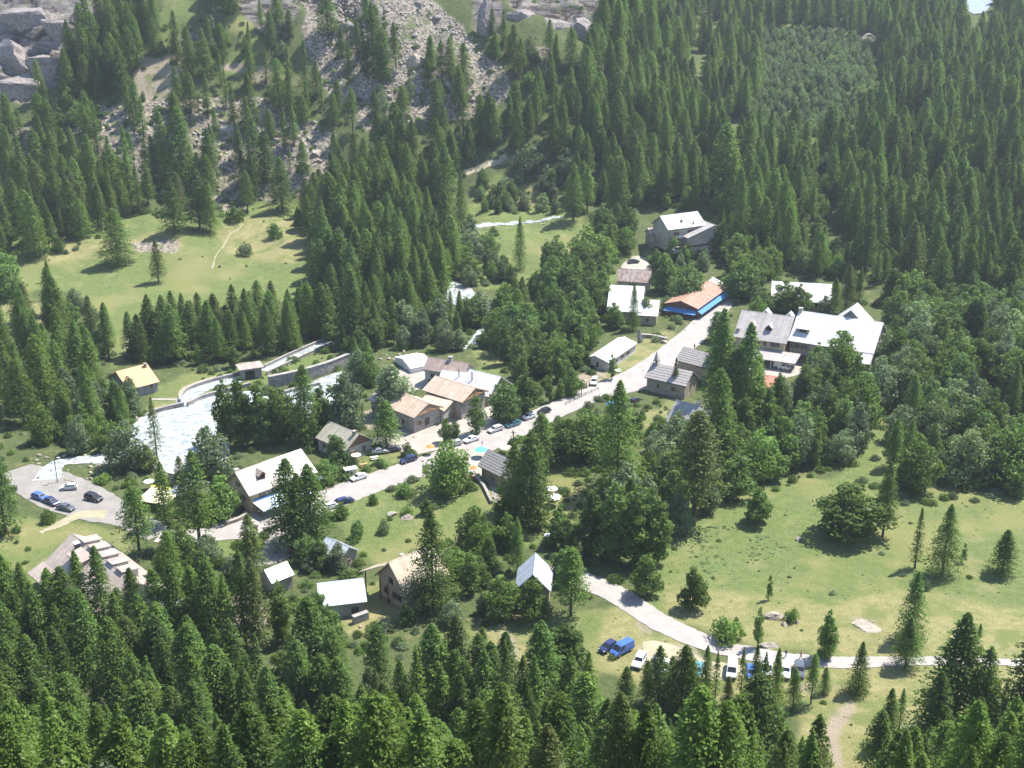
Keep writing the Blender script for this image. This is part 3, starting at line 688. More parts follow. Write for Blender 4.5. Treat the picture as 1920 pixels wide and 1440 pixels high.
aw = MB(); aw.slab([(-X2 * .9, -h.w - 4.4, 2.6), (X2 * .55, -h.w - 4.4, 2.6), (X2 * .55, -h.wf - .05, 3.3), (-X2 * .9, -h.wf - .05, 3.3)], .08); ao = aw.obj('awning', M['pale_blue_fabric'], h.o)
for k in range(6):
    x = -X2 * .88 + k * X2 * 1.41 / 5; MB().tube((x, -h.w - 4.2, -.3), (x, -h.w - 4.2, 2.55), .06, n=6).obj('post', M['dark_metal'], ao)
MB().box(-h.L2 * .9, -h.wf - .5, 2.9 + .6, h.L2 * .7, -h.wf - .04, 3.5 + .1).obj('sign_board', M['blue_fabric'], h.o)

h = House('cottage', 'cottage with grey-yellow roof and brown boarded gable by the road', (617, 789), (674, 813), (651, 847), 6.8, 3.6, 'grey_plaster', 'yellow_grey_roof', gable='brown_wood', land='brown-gabled cottage')
h.chimney(h.L / 2 - 1.2, -.7, 1.0, .75); h.window('R', -h.wf * .4, 1.8); h.window('R', h.wf * .4, 1.8, 1, 2, True, 'brown_wood'); h.window('F', 0, 2, 1, 1); h.window('F', -3, 2, 1, 1)
def truss(h, sx, col='new_wood'):
    zb = h.zf + .1; x = sx * (h.L / 2 - .15); b = MB(); w_ = h.wf * .95
    b.box(x - .1, -w_, zb, x + .1, w_, zb + .25).box(x - .1, -.1, zb + .26, x + .1, .1, h.Hr - .5)
    b.tube((x, -w_ * .5, zb + .2), (x, -.12, zb + .9), .08, n=5).tube((x, w_ * .5, zb + .2), (x, .12, zb + .9), .08, n=5)
    for s_ in (-1, 1): b.tube((x, s_ * (h.w - .1), h.Hr - h.sl * h.w - .35), (x, 0, h.Hr - .35), .12, n=4)
    b.obj('gable_truss', M[col], h.o)
h = House('stone_house', 'left new stone house with tan board roof and open timber gable', (716, 722), (804, 756), (690, 749), 7.6, 5.0, 'masonry', 'new_roof', over=.9, land='left stone house', seams=3)
truss(h, 1); h.window('R', 0, 2.2, 1.3, 1.7, False, 'brown_wood'); h.window('F', h.L2 * .5, 2.2, .9, 1.1); h.window('R', -h.wf * .55, 2.5, .8, .9)
h = House('stone_house', 'right new stone house with tan board roof and shuttered doorway', (816, 704), (892, 727), (794, 732), 8.0, 5.4, 'masonry', 'new_roof', over=.9, land='right stone house', seams=3)
truss(h, 1); MB().box(h.L2 * .28, -h.wf - .12, 0, h.L2 * .72, -h.wf - .004, 1.9).obj('door', M['orange_wood'], h.o); h.window('R', 0, 2.4, 1, 1.2); h.window('F', -h.L2 * .4, 3.2)
h = House('link_building', 'low passage with tan roof joining the two new stone houses', (797, 741), (850, 752), (820, 768), 5.2, 4.0, 'masonry', 'new_roof', over=.5, wb=3.0, cat='building', land='passage between the stone houses')
MB().box(-h.L2 * .75, -h.wf - .12, -.2, h.L2 * .75, -h.wf - .003, 2.9).obj('garage_door', M['dark_wood'], h.o); MB().box(-h.L2, -h.w - .02, h.zf - .15, h.L2, -h.wf - .2, h.zf + .15).obj('beam', M['new_wood'], h.o)
h = House('house', 'brown-roofed house with grey chimney behind the new stone houses', (802, 669), (880, 681), (790, 692), 7.6, 5.0, 'white_plaster', 'brown_roof', land='brown-roofed house')
h.chimney(.6, .2, 1.1, 1.0, 'grey_plaster'); h.window('F', -h.L2 * .6, 3.2); h.window('F', -h.L2 * .2, 3.2); h.window('R', 0, 3.2); h.window('F', -h.L2 * .75, 1.0, 1.2, 2, True, 'dark_wood')
h = House('metal_house', 'white metal-roofed house with a dark flue right of the brown-roofed house', (880, 692), (940, 706), (858, 730), 7.2, 3.0, 'old_masonry', 'white_metal', land='wide white metal roof', seams=1.8)
h.flue(-h.L2 * .55, -h.w * .45, 2.2); h.window('R', 0, 2.2); h.window('F', 2, 2.0)
h = House('metal_house', 'lower white metal roof with dark flue tucked in front of the brown roof', (828, 694), (876, 699), (815, 712), 6.0, 4.2, 'old_masonry', 'white_metal', land='lower white metal roof', seams=1.8)
h.flue(h.L2 * .6, -h.w * .5, 2.4)
h = House('tent', 'white marquee tent in the yard behind the stone houses', (754, 672), (796, 664), (776, 690), 3.0, 1.6, 'white_fabric', 'white_fabric', over=.15, cat='tent', land='white marquee tent', th=.08)
h = House('barn', 'old stone barn with silvery plank roof beside the road', (915, 842), (1010, 887), (895, 873), 7.0, 3.6, 'old_masonry', 'plank_gap', planks=7, land='plank-roofed barn', gable='dark_wood', over=.8)
H['barn'] = h; h.window('L', .0, 1.5, 1.4, 2.0, True, 'dark_wood'); [h.window('F', p * h.L2, 1.7, .7, .7) for p in (-.5, -.1, .4)]; h.window('R', 0, 1.6, 2.6, 2.6, True, 'orange_wood')
h = House('shelter', 'long low building with plain white roof on the dry grass', (1116, 667), (1171, 631), (1152, 673), 4.4, 3.0, 'white_plaster', 'white_metal', land='white long shelter', over=.5, seams=2, wb=2.2)
h.window('L', .6, 1.6, .8, 1.6, True, 'dark_wood'); h.window('F', 0, 1.6, .8, .8); h.window('F', -4, 1.6, .8, .8); h.window('F', 4, 1.6, .8, .8)
h = House('chapel', 'chapel with silvery plank roof and small bell turret beside the road', (1222, 680), (1300, 697), (1210, 708), 7.4, 4.2, 'old_masonry', 'plank_gap', planks=6, land='chapel', over=.6, cat='chapel')
H['chapel'] = h; h.window('R', 0, 3, .8, 1.8); h.window('F', -h.L2 * .4, 2.4, .6, 1.2); h.window('F', h.L2 * .4, 2.4, .6, 1.2); h.window('L', 0, 1.4, 1.3, 2.2, True, 'dark_wood')
tx = -h.L2 + .9; bt = MB()
for sx in (-1, 1):
    for sy in (-1, 1): bt.box(tx + sx * .55 - .09, sy * .55 - .09, h.Hr - .8, tx + sx * .55 + .09, sy * .55 + .09, h.Hr + 1.0)
bt.box(tx - .7, -.7, h.Hr + 1.003, tx + .7, .7, h.Hr + 1.15); bo = bt.obj('bell_turret', M['dark_wood'], h.o)
MB().tube((tx, 0, h.Hr + 1.155), (tx, 0, h.Hr + 3.9), .85, .03, n=4).obj('spire', M['plank_grey'], bo); MB().tube((tx, 0, h.Hr + .3), (tx, 0, h.Hr + .8), .34, .16, n=10).obj('bell', M['dark_metal'], bo)
h = House('chapel_annex', 'taller plank-roofed building behind the chapel, half hidden by larches', (1281, 650), (1345, 666), (1268, 676), 7.6, 4.4, 'old_masonry', 'plank_gap', planks=7, land='plank roof behind the chapel', over=.6, cat='building')
h.window('R', 0, 3, .8, 1.2)
h = House('house', 'plain grey-roofed house with chimney below the chapel', (1268, 749), (1338, 768), (1312, 808), 7.6, 3.2, 'grey_plaster', 'grey_roof', land='grey-roofed house below the chapel')
h.chimney(h.L2 * .2, .3, 1.0, .8, 'white_plaster'); h.window('F', 0, 2); h.window('L', 0, 2.5); h.window('R', 0, 2.5)
# the long hotel: two wings in one building
h = House('hotel', 'long white-roofed hotel with dormers and a covered terrace', (1391, 581), (1490, 594), (1418, 637), 12.2, 6.2, 'cream_plaster', 'sheet_grey_roof', land='long hotel', over=.7, cat='hotel', seams=3.0)
H['hotel'] = h; X2 = h.L / 2
for x in (-.40, .22): h.dormer(x * X2, h.w * .62, 1.7, 1.1, True, 'dark_wood')
for x in (-.1, .78): 
    MB().prism([(x * X2 - 1.5, h.Hr - .8), (x * X2 + 1.5, h.Hr - .8), (x * X2, h.Hr + .9)], .4, 3.2).obj('rear_dormer', M['white_metal'], h.o)
for p in (-.3, -.05, .2, .5, .62, .74): h.window('F', p * h.L2, 5.2, .9, 1.2, False, 'orange_wood' if p in (-.05, .2) else 'window_frame')
for p in (-.6, -.3, .0, .3, .6): h.window('F', p * h.L2, 1.3, 1.2, 1.6)
h.chimney(-X2 - .6 + 1.6, -h.w * .75, .6, .8, 'plaster')
tr = MB(); tr.slab([(-X2 * .2, -h.w - 7.2, 2.9), (X2 + 4.5, -h.w - 7.2, 2.9), (X2 + 4.5, -h.wf - .05, 3.5), (-X2 * .2, -h.wf - .05, 3.5)], .3); to = tr.obj('terrace_roof', M['sheet_grey_roof'], h.o)
for k in range(7): MB().tube((-X2 * .18 + k * (X2 * 1.18 + 4.3) / 6, -h.w - 7.0, -1), (-X2 * .18 + k * (X2 * 1.18 + 4.3) / 6, -h.w - 7.0, 2.6), .1, n=6).obj('post', M['white_paint'], to)
h2 = House('hotel_wing', 'taller right wing of the hotel with blinding white roof', (1498, 582), (1657, 605), (1519, 645), 13.2, 6.6, 'plaster', 'white_metal', land='hotel right wing', over=.7, cat='hotel', seams=3.0)
X2 = h2.L / 2
h2.dormer(-X2 * .72, h2.w * .70, 3.6, 1.4, False, 'plaster'); h2.chimney(-X2 + .6, -.2, 1.0, 1.0, 'plaster')
cg = MB(); cgx = X2 * .22; cg.prism([(cgx - 6.0, h2.Hr - 3.6), (cgx + 6.0, h2.Hr - 3.6), (cgx, h2.Hr + 2.2)], 2.0, 2.4); cg.obj('cross_gable_wall', M['white_plaster'], h2.o)
cr = MB(); cr.slab([(cgx - 6.4, .4, h2.Hr - 3.4), (cgx, .4, h2.Hr + 2.4), (cgx, 9, h2.Hr + 2.4), (cgx - 6.4, 9, h2.Hr - 3.4)], .2); cr.slab([(cgx, .4, h2.Hr + 2.4), (cgx + 6.4, .4, h2.Hr - 3.4), (cgx + 6.4, 9, h2.Hr - 3.4), (cgx, 9, h2.Hr + 2.4)], .2); cr.obj('cross_gable_roof', M['white_metal'], h2.o)
lo = MB(); ze = h2.Hr - h2.sl * h2.w; lo.slab([(X2 * .62, -h2.w - 3.6, ze - 3.6 * h2.sl), (X2 - .1, -h2.w - 3.6, ze - 3.6 * h2.sl), (X2 - .1, -h2.w * .98, ze + .08), (X2 * .62, -h2.w * .98, ze + .08)], .2); lo.obj('lower_roof', M['white_metal'], h2.o)
for p in (-.9, -.75, -.68, -.6, .45): h2.window('F', p * h2.L2, 5.2, .8, 1.5)
for p in (-.85, -.65, -.4, .1, .45): h2.window('F', p * h2.L2, 1.8, .9, 1.4)
for q in ((-.4, 4.5), (0, 4.5), (.4, 4.5), (0, 8), (-.4, 1.8), (.3, 1.8)): h2.window('R', q[0] * h2.wf, q[1], .8, 1.7, False, 'dark_wood')
h = House('house', 'house with small rear white roofs seen between trees behind the hotel', (1447, 527), (1560, 533), (1527, 567), 7.2, 2.9, 'plaster', 'white_metal', land='white roof behind the hotel', over=.5, seams=2.5)
h.window('F', -5, 1.8); h.window('F', 5, 1.8); h.window('L', 0, 1.8)
h = House('shed', 'small red-roofed shed below the hotel yard', (1434, 703), (1462, 707), (1450, 728), 3.4, 2.0, 'white_plaster', 'red_roof', land='red-roofed shed', over=.3, cat='shed', wb=1.0)
h.window('F', 0, 1.0, .7, .7)
h = House('house', 'big plain white metal roof below the rusty-striped one', (1143, 534), (1209, 537), (1140, 583), 9.2, 3.3, 'old_masonry', 'white_metal', land='big white metal roof', over=.5, seams=2)
h.window('R', 0, 2.5); h.window('F', 2, 2); h.window('R', 2.4, 2.5)
h = House('house', 'lower white metal-roofed house with flue and brown gable', (1198, 561), (1237, 563), (1230, 593), 6.4, 3.2, 'tan_plaster', 'white_metal', land='lower gabled metal roof', gable='brown_wood', over=.5, seams=2)
h.flue(0, -h.w * .35, 1.4, .14); h.window('R', 0, 1.6, .9, 1.1); h.window('F', 0, 1.6)
h = House('shed', 'shed with rust-striped white sheet roof under the tree', (1159, 503), (1222, 507), (1221, 531), 6.4, 2.6, 'old_masonry', 'rust_streak_roof', land='rust-striped shed roof', over=.3, cat='shed', seams=1.2, wb=2)
h.window('F', 0, 1.2)
h = House('shop', 'rusty-roofed shop with bright blue awnings beside the road', (1277, 564), (1333, 526), (1304, 583), 5.8, 3.9, 'brown_wood', 'rust_roof', land='rusty-roofed shop', over=.7, cat='shop', seams=1.5)
H['shop'] = h; X2 = h.L / 2; ex = 'L'
a_ = MB(); a_.slab([(-X2 + .2, -h.w - 1.3, 2.1), (X2 * .75, -h.w - 1.3, 2.1), (X2 * .75, -h.wf - .03, 3.2), (-X2 + .2, -h.wf - .03, 3.2)], .07); a_.obj('awning', M['blue_fabric'], h.o)
a_ = MB(); a_.slab([(X2 * .78, -h.w - 2.2, 2.1), (X2 + 1.5, -h.w - 2.2, 2.1), (X2 + 1.5, -h.wf - .03, 3.2), (X2 * .78, -h.wf - .03, 3.2)], .07); a_.obj('awning', M['teal_fabric'], h.o)
a_ = MB(); a_.slab([(-h.L2 - 2.2, -h.wf, 2.0), (-h.L2 - .02, -h.wf, 2.9), (-h.L2 - .02, h.wk, 2.9), (-h.L2 - 2.2, h.wk, 2.0)], .07); a_.obj('awning', M['blue_fabric'], h.o)
for p in (-.6, -.1, .4): h.window('F', p * h.L2, 1.3, 1.8, 1.8)
h.window('L', 0, 1.2, 1.6, 1.6)
MB().slab([(X2 - .0, -h.w * .7, h.rz_(h.w * .7) - .2), (X2 + 4.5, -h.w * .5, h.rz_(h.w * .7) - .2), (X2 + 4.5, 1, h.Hr + .1), (X2, 1, h.Hr - .3)], .15).obj('rear_roof', M['white_metal'], h.o)
h = House('chalet', 'upper chalet with stepped grey roofs and balconies among trees', (1237, 405), (1308, 396), (1211, 437), 10.5, 6.4, 'plaster', 'grey_roof', land='upper chalet', over=.8, seams=3)
H['upper'] = h; X2 = h.L / 2
for q in ((-.55, 4.4, 2.2, 1.2), (.25, 4.4, 2.4, 1.6), (-.55, 1.6, 2.6, 2.2), (.2, 1.4, 1.2, 1.4)): h.window('F', q[0] * h.L2, q[1], q[2], q[3])
bl = MB(); bl.box(-h.L2 * .8, -h.wf - 1.4, 2.75, -h.L2 * .15, -h.wf - .003, 2.9).box(-h.L2 * .8, -h.wf - 1.4, 2.91, -h.L2 * .15, -h.wf - 1.32, 3.8); bl.obj('balcony', M['white_plaster'], h.o)
for k in range(5): h.window('R', (k - 2) * h.wf * .32 - 1, 7.3, .6, .7)
h.flue(h.L2 * .45, -h.w * .8, .9, .2); h.flue(-h.L2 * .1, -h.w * .55, .5, .3)
tb = MB(); tb.box(-h.L2 * 1.1, -h.wf - 5.5, -1.5, h.L2 * .9, -h.wf - 1.5, -.2); tb.obj('terrace', M['concrete'], h.o)
rl = MB(); rl.box(-h.L2 * 1.1, -h.wf - 5.5, -.19, h.L2 * .9, -h.wf - 5.4, .7); rl.obj('railing', M['dark_wood'], h.o)
h = House('chalet_annex', 'right annex of the upper chalet with a bright plain roof', (1307, 410), (1341, 422), (1280, 443), 8.8, 5.2, 'plaster', 'sheet_grey_roof', land='upper chalet annex', over=.7, wb=1.2, cat='building')
h.window('R', 0, 2.6, 1.4, 1.6); h.window('F', 1, 2)
h = House('chalet_annex', 'small left annex of the upper chalet with weathered lean roof', (1214, 428), (1236, 426), (1194, 443), 6.6, 4.6, 'plaster', 'pink_roof', land='upper chalet left annex', over=.5, cat='building')
h.window('F', 0, 2.2, .9, 1.4)
h = House('guest_house', 'large steep-roofed guest house with rows of dormers on the lawn', (135, 1000), (252, 1092), (76, 1061), 8.2, 3.4, 'white_plaster', 'pink_roof', land='steep-roofed guest house', over=.7, seams=0, cat='guest house')
H['guest'] = h; X2 = h.L / 2
h.dormer(-X2 * .35, h.w * .50, 5.0, 1.5, False, 'plaster')
for k in range(5): h.dormer(-(-X2 * .62 + k * X2 * .30), h.w * .42, 2.2, 2.0, False, 'white_plaster', side=-1)
h.chimney(-X2 * .62, -1.4, 1.2, .9, 'dark_metal', 'white_paint')
for p in (-.7, -.35, 0, .35, .7): h.window('F', p * h.L2, 2.4, 1, 1.2, False, 'brown_wood')
for q in ((-.45, 2.4), (.1, 2.4), (0, 6)): h.window('L', q[0] * h.wf, q[1], 1, 1.3); 
for q in ((-.45, 2.4), (.1, 2.4), (0, 6)): h.window('R', q[0] * h.wf, q[1], 1, 1.3)
bp = MB(); bp.prism([(-h.w - 3.0, 3.1), (-h.w + .5, 4.5), (-h.w + .5, 4.3), (-h.w - 3.0, 2.9)], -X2 + .5, -X2 * .2, 'x'); bp.obj('porch_roof', M['pink_roof'], h.o)
h = House('pavilion', 'pavilion with blue-grey sheet roof under the larches', (253, 1150), (342, 1119), (264, 1177), 4.6, 3.2, 'tan_plaster', 'shaded_grey_blue_sheet', land='blue-grey pavilion roof', over=.4, cat='pavilion', seams=1.4, wb=1.5)
h.window('F', -4, 1.4, 1, 1); h.window('F', 0, 1.4, 1, 1); h.window('F', 4, 1.4, 1, 1)
MB().slab([(-h.L2 * .6, -h.w - 2.5, 1.7), (h.L2 * .1, -h.w - 2.5, 1.7), (h.L2 * .1, -h.wf - .02, 2.5), (-h.L2 * .6, -h.wf - .02, 2.5)], .06).obj('awning', M['blue_fabric'], h.o)
h = House('shed', 'white-roofed shed behind young trees near the side road', (495, 1069), (538, 1052), (513, 1093), 5.2, 3.2, 'plaster', 'white_metal', land='white shed by the side road', over=.4, cat='shed'); h.window('R', 0, 1.6, .8, .8)
h = House('shed', 'small pale roof poking out right of the tall twin larches', (612, 1006), (655, 1025), (600, 1033), 5.2, 3.2, 'plaster', 'blue_metal', land='small pale blue roof', over=.4, cat='shed', seams=1.4); h.window('R', 0, 1.6, .8, .8)
h = House('shed', 'plain shed with smooth blue-white roof above the grey stone wall', (594, 1095), (682, 1085), (688, 1128), 5.4, 3.2, 'grey_plaster', 'blue_metal', land='blue-white shed', over=.5, cat='shed', wb=1.5)
h.window('F', h.L2 * .55, .9, 1.4, 2.2, True, 'dark_wood')
h = House('chalet', 'tan chalet with cream roof and timber porch behind the big larch', (728, 1054), (812, 1018), (778, 1107), 9.6, 4.4, 'tan_plaster', 'tan_roof', land='tan chalet', over=.8, seams=2.5)
H['tan'] = h
for q in ((-.45, 2.0), (.15, 2.0), (-.1, 4.9)): h.window('L', -q[0] * h.wf * -1, q[1], 1.1, 1.1, False, 'brown_wood')
h.window('L', .5 * h.wf, 2.0, 1.1, 1.1, False, 'brown_wood')
for p in (-.5, 0, .5): h.window('F', p * h.L2, 2.4, 1, 1.1)
po = MB(); X2 = h.L / 2; po.slab([(-X2 - .5, h.w * .2, h.rz_(h.w * .2) + .05), (-X2 + 2.5, h.w * .2, h.rz_(h.w * .2) + .05), (-X2 + 2.5, h.w + 3, 4.6), (-X2 - 1.8, h.w + 3, 4.6)], .15); pr = po.obj('porch_roof', M['tan_roof'], h.o)
for y in (.4, h.w * .55, h.w + 2.6): MB().box(-X2 - .3, y - .1, -1, -X2 - .1, y + .1, 4.6).obj('post', M['brown_wood'], pr)
h.chimney(-X2 * .2, 1.5, .8, .7)
h = House('house', 'gabled house with blue-white metal roof half covered by trees', (999, 1077), (1004, 1036), (1034, 1098), 7.4, 3.6, 'old_masonry', 'blue_metal', land='blue-white gabled roof', over=.5, gable='dark_wood', seams=1.5)
h.window('L', 1, 1.8, .9, 1.1); h.window('R', 1, 1.8, .9, 1.1)
h = House('house', 'white-roofed house by the river with dark open gable', (333, 849), (391, 863), (330, 890), 6.2, 3.2, 'old_masonry', 'white_metal', land='riverside white roof', over=.6, gable='dark_wood', seams=2); h.window('R', 0, 1.5, 1, 1)
h = House('shed', 'narrow pale blue roof between the larches below the riverside house', (342, 896), (366, 904), (344, 932), 4.6, 2.8, 'plaster', 'blue_metal', land='narrow pale blue roof', over=.3, cat='shed'); h.window('R', 0, 1.4, .7, .7)
# gatehouse on the canal
c = ground(470, 706); ang = R(24)
gh = thing('gatehouse', 'small flat-roofed concrete gatehouse standing over the canal', 'gatehouse', c, ang); LAND.append(('canal gatehouse', 470, 690))
MB().box(-3.0, -2.0, -1.5, 3.0, 2.2, 3.2).obj('wall', M['concrete'], gh)
MB().box(-3.7, -2.8, 3.203, 3.7, 2.9, 3.5).obj('flat_roof', M['pink_roof'], gh)
MB().box(-1.9, -2.1, .1, .9, -2.003, 2.6).obj('gate_opening', M['glass_dark'], gh)
MB().tube((-2.4, 1.8, 3.51), (-2.4, 1.8, 5.0), .06, n=6).tube((2.0, 1.8, 3.51), (2.0, 1.8, 4.6), .06, n=6).obj('vent_pipes', M['dark_metal'], gh)
ft = MB()
for k in range(6): ft.box(-9 + k * 1.1, -2.2, 0, -8.9 + k * 1.1, -2.1, 1.1)
ft.box(-9, -2.19, 1.102, -3.4, -2.11, 1.2); ft.obj('railing', M['concrete'], gh)

# ------------------------------------------------------------------ vehicles
def wheel(x, y, r, parent):
    o = MB().tube((x, y - .11, r), (x, y + .11, r), r, n=14).obj('wheel', M['tyre'], parent)
    s_ = -1 if y < 0 else 1
    MB().tube((x, y + s_ * .112, r), (x, y + s_ * .13, r), r * .6, n=10).obj('hubcap', M['hubcap'], o)
def make_car(kind, paint):
    W = {'hatch': .84, 'saloon': .86, 'estate': .87, 'van': .92, 'suv': .92}[kind]
    P = {'hatch': dict(L=4.0, belt=[(-2.0, .35), (-2.02, .85), (-1.85, .98), (.95, .95), (1.75, .78), (2.0, .62), (2.0, .35)], cab=[(-1.85, .96), (-1.55, 1.40), (-.2, 1.46), (.3, 1.38), (1.05, .94)]),
         'saloon': dict(L=4.4, belt=[(-2.2, .35), (-2.22, .85), (-1.5, .98), (.95, .92), (1.9, .76), (2.2, .6), (2.2, .35)], cab=[(-1.6, .96), (-.95, 1.36), (-.2, 1.42), (.3, 1.36), (1.05, .91)]),
         'estate': dict(L=4.6, belt=[(-2.3, .35), (-2.32, .9), (-2.15, 1.0), (1.0, .95), (2.0, .78), (2.3, .6), (2.3, .35)], cab=[(-2.15, .98), (-1.8, 1.42), (-.2, 1.48), (.4, 1.4), (1.15, .94)]),
         'suv': dict(L=4.5, belt=[(-2.2, .42), (-2.25, 1.0), (-2.1, 1.1), (1.0, 1.08), (1.95, .95), (2.25, .75), (2.25, .42)], cab=[(-2.1, 1.08), (-1.9, 1.65), (-.2, 1.72), (.35, 1.66), (1.0, 1.07)]),
         'van': dict(L=5.0, belt=[(-2.5, .4), (-2.52, 1.15), (-2.5, 1.2), (1.5, 1.18), (2.1, 1.02), (2.5, .8), (2.5, .4)], cab=[(-2.48, 1.19), (-2.4, 2.05), (.6, 2.12), (1.0, 2.02), (1.8, 1.16)])}[kind]
    t = bpy.data.objects.new('car', None); COL.objects.link(t)
    b = MB(); b.prism(P['belt'], -W, W)
    c = P['cab']; n = len(c); inset = .16 if kind != 'van' else .08
    def wid(z): return W - .03 - inset * (z - c[0][1]) / max(.1, (max(q[1] for q in c) - c[0][1]))
    vs = [(x, -wid(z), z) for x, z in c] + [(x, wid(z), z) for x, z in c]
    b.add(vs, [tuple(range(n)), tuple(range(2 * n - 1, n - 1, -1))] + [(i, n + i, n + i + 1, i + 1) for i in range(n - 1)] + [(0, n - 1, 2 * n - 1, n)])
    b.obj('body', M['paint_' + paint], t)
    # glazing: windscreen, rear window, side windows set just proud of the cabin
    def glass(name, q):
        q = [Vector(p) for p in q]; nr = (q[1] - q[0]).cross(q[3] - q[0]).normalized()
        ctr = sum(q, Vector()) / 4 - Vector((0, 0, 1.0))
        if nr.dot(ctr) < 0: nr = -nr
        m = MB(); q2 = [p + nr * .012 for p in q]; q3 = [p - nr * .02 for p in q]
        m.add(q2 + q3, [(0, 1, 2, 3), (7, 6, 5, 4), (0, 4, 5, 1), (1, 5, 6, 2), (2, 6, 7, 3), (3, 7, 4, 0)]); m.obj(name, M['glass_dark'], t)
    def lerp(p, q, f): return tuple(a + (b_ - a) * f for a, b_ in zip(p, q))
    f0, f1 = c[-2], c[-1]; a0, a1 = lerp(f0, f1, .12), lerp(f0, f1, .92)
    glass('windscreen', [(a0[0], -wid(a0[1]) * .86, a0[1]), (a0[0], wid(a0[1]) * .86, a0[1]), (a1[0], wid(a1[1]) * .9, a1[1]), (a1[0], -wid(a1[1]) * .9, a1[1])])
    a0, a1 = lerp(c[1], c[0], .15), lerp(c[1], c[0], .75)
    glass('rear_window', [(a0[0], -wid(a0[1]) * .8, a0[1]), (a0[0], wid(a0[1]) * .8, a0[1]), (a1[0], wid(a1[1]) * .85, a1[1]), (a1[0], -wid(a1[1]) * .85, a1[1])])
    zt = c[1][1] - .08; zb_ = c[0][1] + .07
    xr = c[0][0] + .35; xf = c[-1][0] - .25; xt0 = c[1][0] + .12; xt1 = c[-2][0] - .02
    if kind == 'van': xr = .1; xt0 = .12
    for s_ in (-1, 1):
        xm = (xr + xf) / 2 if kind != 'van' else None
        segs = [(xr, xt0, xf, xt1)] if xm is None else [(xr, xt0, xm - .05, (xt0 + xt1) / 2 - .05), (xm + .05, (xt0 + xt1) / 2 + .05, xf, xt1)]
        for (b0, t0, b1, t1) in segs:
            glass('side_window', [(b0, s_ * wid(zb_), zb_), (b1, s_ * wid(zb_), zb_), (t1, s_ * wid(zt), zt), (t0, s_ * wid(zt), zt)])
    r = .31 if kind not in ('suv', 'van') else .36; xw = P['L'] * .31
    for sx in (-1, 1):
        for sy in (-1, 1): wheel(sx * xw, sy * (W - .06), r, t)
    xl = P['L'] / 2
    for sy in (-1, 1):
        MB().box(xl - .06, sy * W * .78 - .16, .60, xl + .02, sy * W * .78 + .16, .74).obj('headlight', M['lamp_glass'], t)
        MB().box(-xl - .04, sy * W * .86 - .1, .70, -xl + .08, sy * W * .86 + .1, .92).obj('tail_light', M['tail_red'], t)
    MB().box(xl - .03, -W * .95, .32, xl + .07, W * .95, .48).obj('bumper', M['dark_metal'] if paint in ('white', 'silver', 'blue') else M['paint_' + paint], t)
    return t
CARS = {}
def car(kind, paint, px, py, dirpx, label, name=None, cat='car', group=None):
    key = (kind, paint)
    if key not in CARS: CARS[key] = make_car(kind, paint); t = CARS[key]
    else: t = copy_tree(CARS[key])
    p = ground(px, py); q = ground(px + dirpx[0] * 12, py + dirpx[1] * 12); d = q - p
    t.name = name or ('parked_car' if kind != 'van' else 'parked_van')
    t.location = (p.x, p.y, p.z + .12); t.rotation_euler = (math.atan2(d.z, 1) * 0, 0, math.atan2(d.y, d.x))
    tag(t, label, cat if kind != 'van' else 'van', group); return t
A_ = (-1, .33)
car('hatch', 'silver', 130, 918, (-1, .05), 'silver hatchback alone on the far side of the left parking road')
car('suv', 'black', 176, 938, (1, .25), 'black off-roader at the bushes on the left parking road')
car('estate', 'blue', 76, 936, (.8, .3), 'shiny blue car nearest the left edge of the parking road')
car('hatch', 'navy', 98, 945, (.8, .35), 'dark navy hatchback between the shiny blue and the dark grey car')
car('saloon', 'slate', 124, 956, (.9, .2), 'dark grey saloon at the lawn side of the left parking road')
car('saloon', 'white', 673, 899, A_, 'white saloon driving on the road in front of the white phone booth', 'white_car')
car('estate', 'navy', 646, 944, (1, -.3), 'navy estate car at the lower road edge right of the twin larches')
car('hatch', 'white', 622, 953, (1, -.3), 'small white car tucked behind the navy estate at the twin larches')
car('suv', 'darkgreen', 634, 862, (-1, .1), 'dark green off-roader with pale roof beside the brown-gabled cottage')
car('estate', 'navy', 766, 866, A_, 'navy estate parked against the hedge before the barn')
car('saloon', 'silver', 712, 850, (1, -.1), 'silver car in the yard right of the brown-gabled cottage')
car('hatch', 'slate', 738, 846, (1, -.15), 'dark hatchback in the yard under the bushes right of the cottage')
car('hatch', 'silver', 852, 836, (-1, .25), 'silver hatchback last of the row, half behind the round tree')
car('saloon', 'white', 884, 828, A_, 'white saloon second from the lower end of the row before the stone houses')
car('estate', 'silver', 929, 809, A_, 'silver estate with roof bars in the middle of the roadside row')
car('estate', 'teal', 962, 799, A_, 'blue-green estate in the roadside row by the hedge')
car('hatch', 'white', 992, 785, A_, 'white hatchback between the blue-green estate and the black car')
car('hatch', 'black', 1020, 775, A_, 'black hatchback at the upper end of the roadside row')
car('hatch', 'slate', 988, 846, (-1, .2), 'dark car on the road behind the larch over the barn')
car('suv', 'silver', 1114, 720, (-.3, .8), 'silver off-roader parked in front of the white long shelter')
car('estate', 'skyblue', 1152, 762, (.8, -.2), 'sky blue car seen through the big spreading larch')
car('hatch', 'grey', 1173, 764, (.8, -.3), 'grey hatchback next to the sky blue car behind the spreading larch')
car('hatch', 'black', 1190, 755, (.8, -.5), 'black hatchback at the yard corner right of the spreading larch')
car('van', 'white', 1466, 692, (1, .25), 'white van parked below the hotel terrace')
car('estate', 'slate', 1188, 493, (1, -.05), 'dark estate in front of the upper chalet')
car('hatch', 'skyblue', 1425, 760, (1, .05), 'light blue car hidden among trees below the red-roofed shed')
car('hatch', 'black', 560, 1038, (1, -.05), 'black car in the shade under the twin larches')
car('hatch', 'navy', 1140, 1218, (-.7, .45), 'dark navy car parked left of the blue van on the grass')
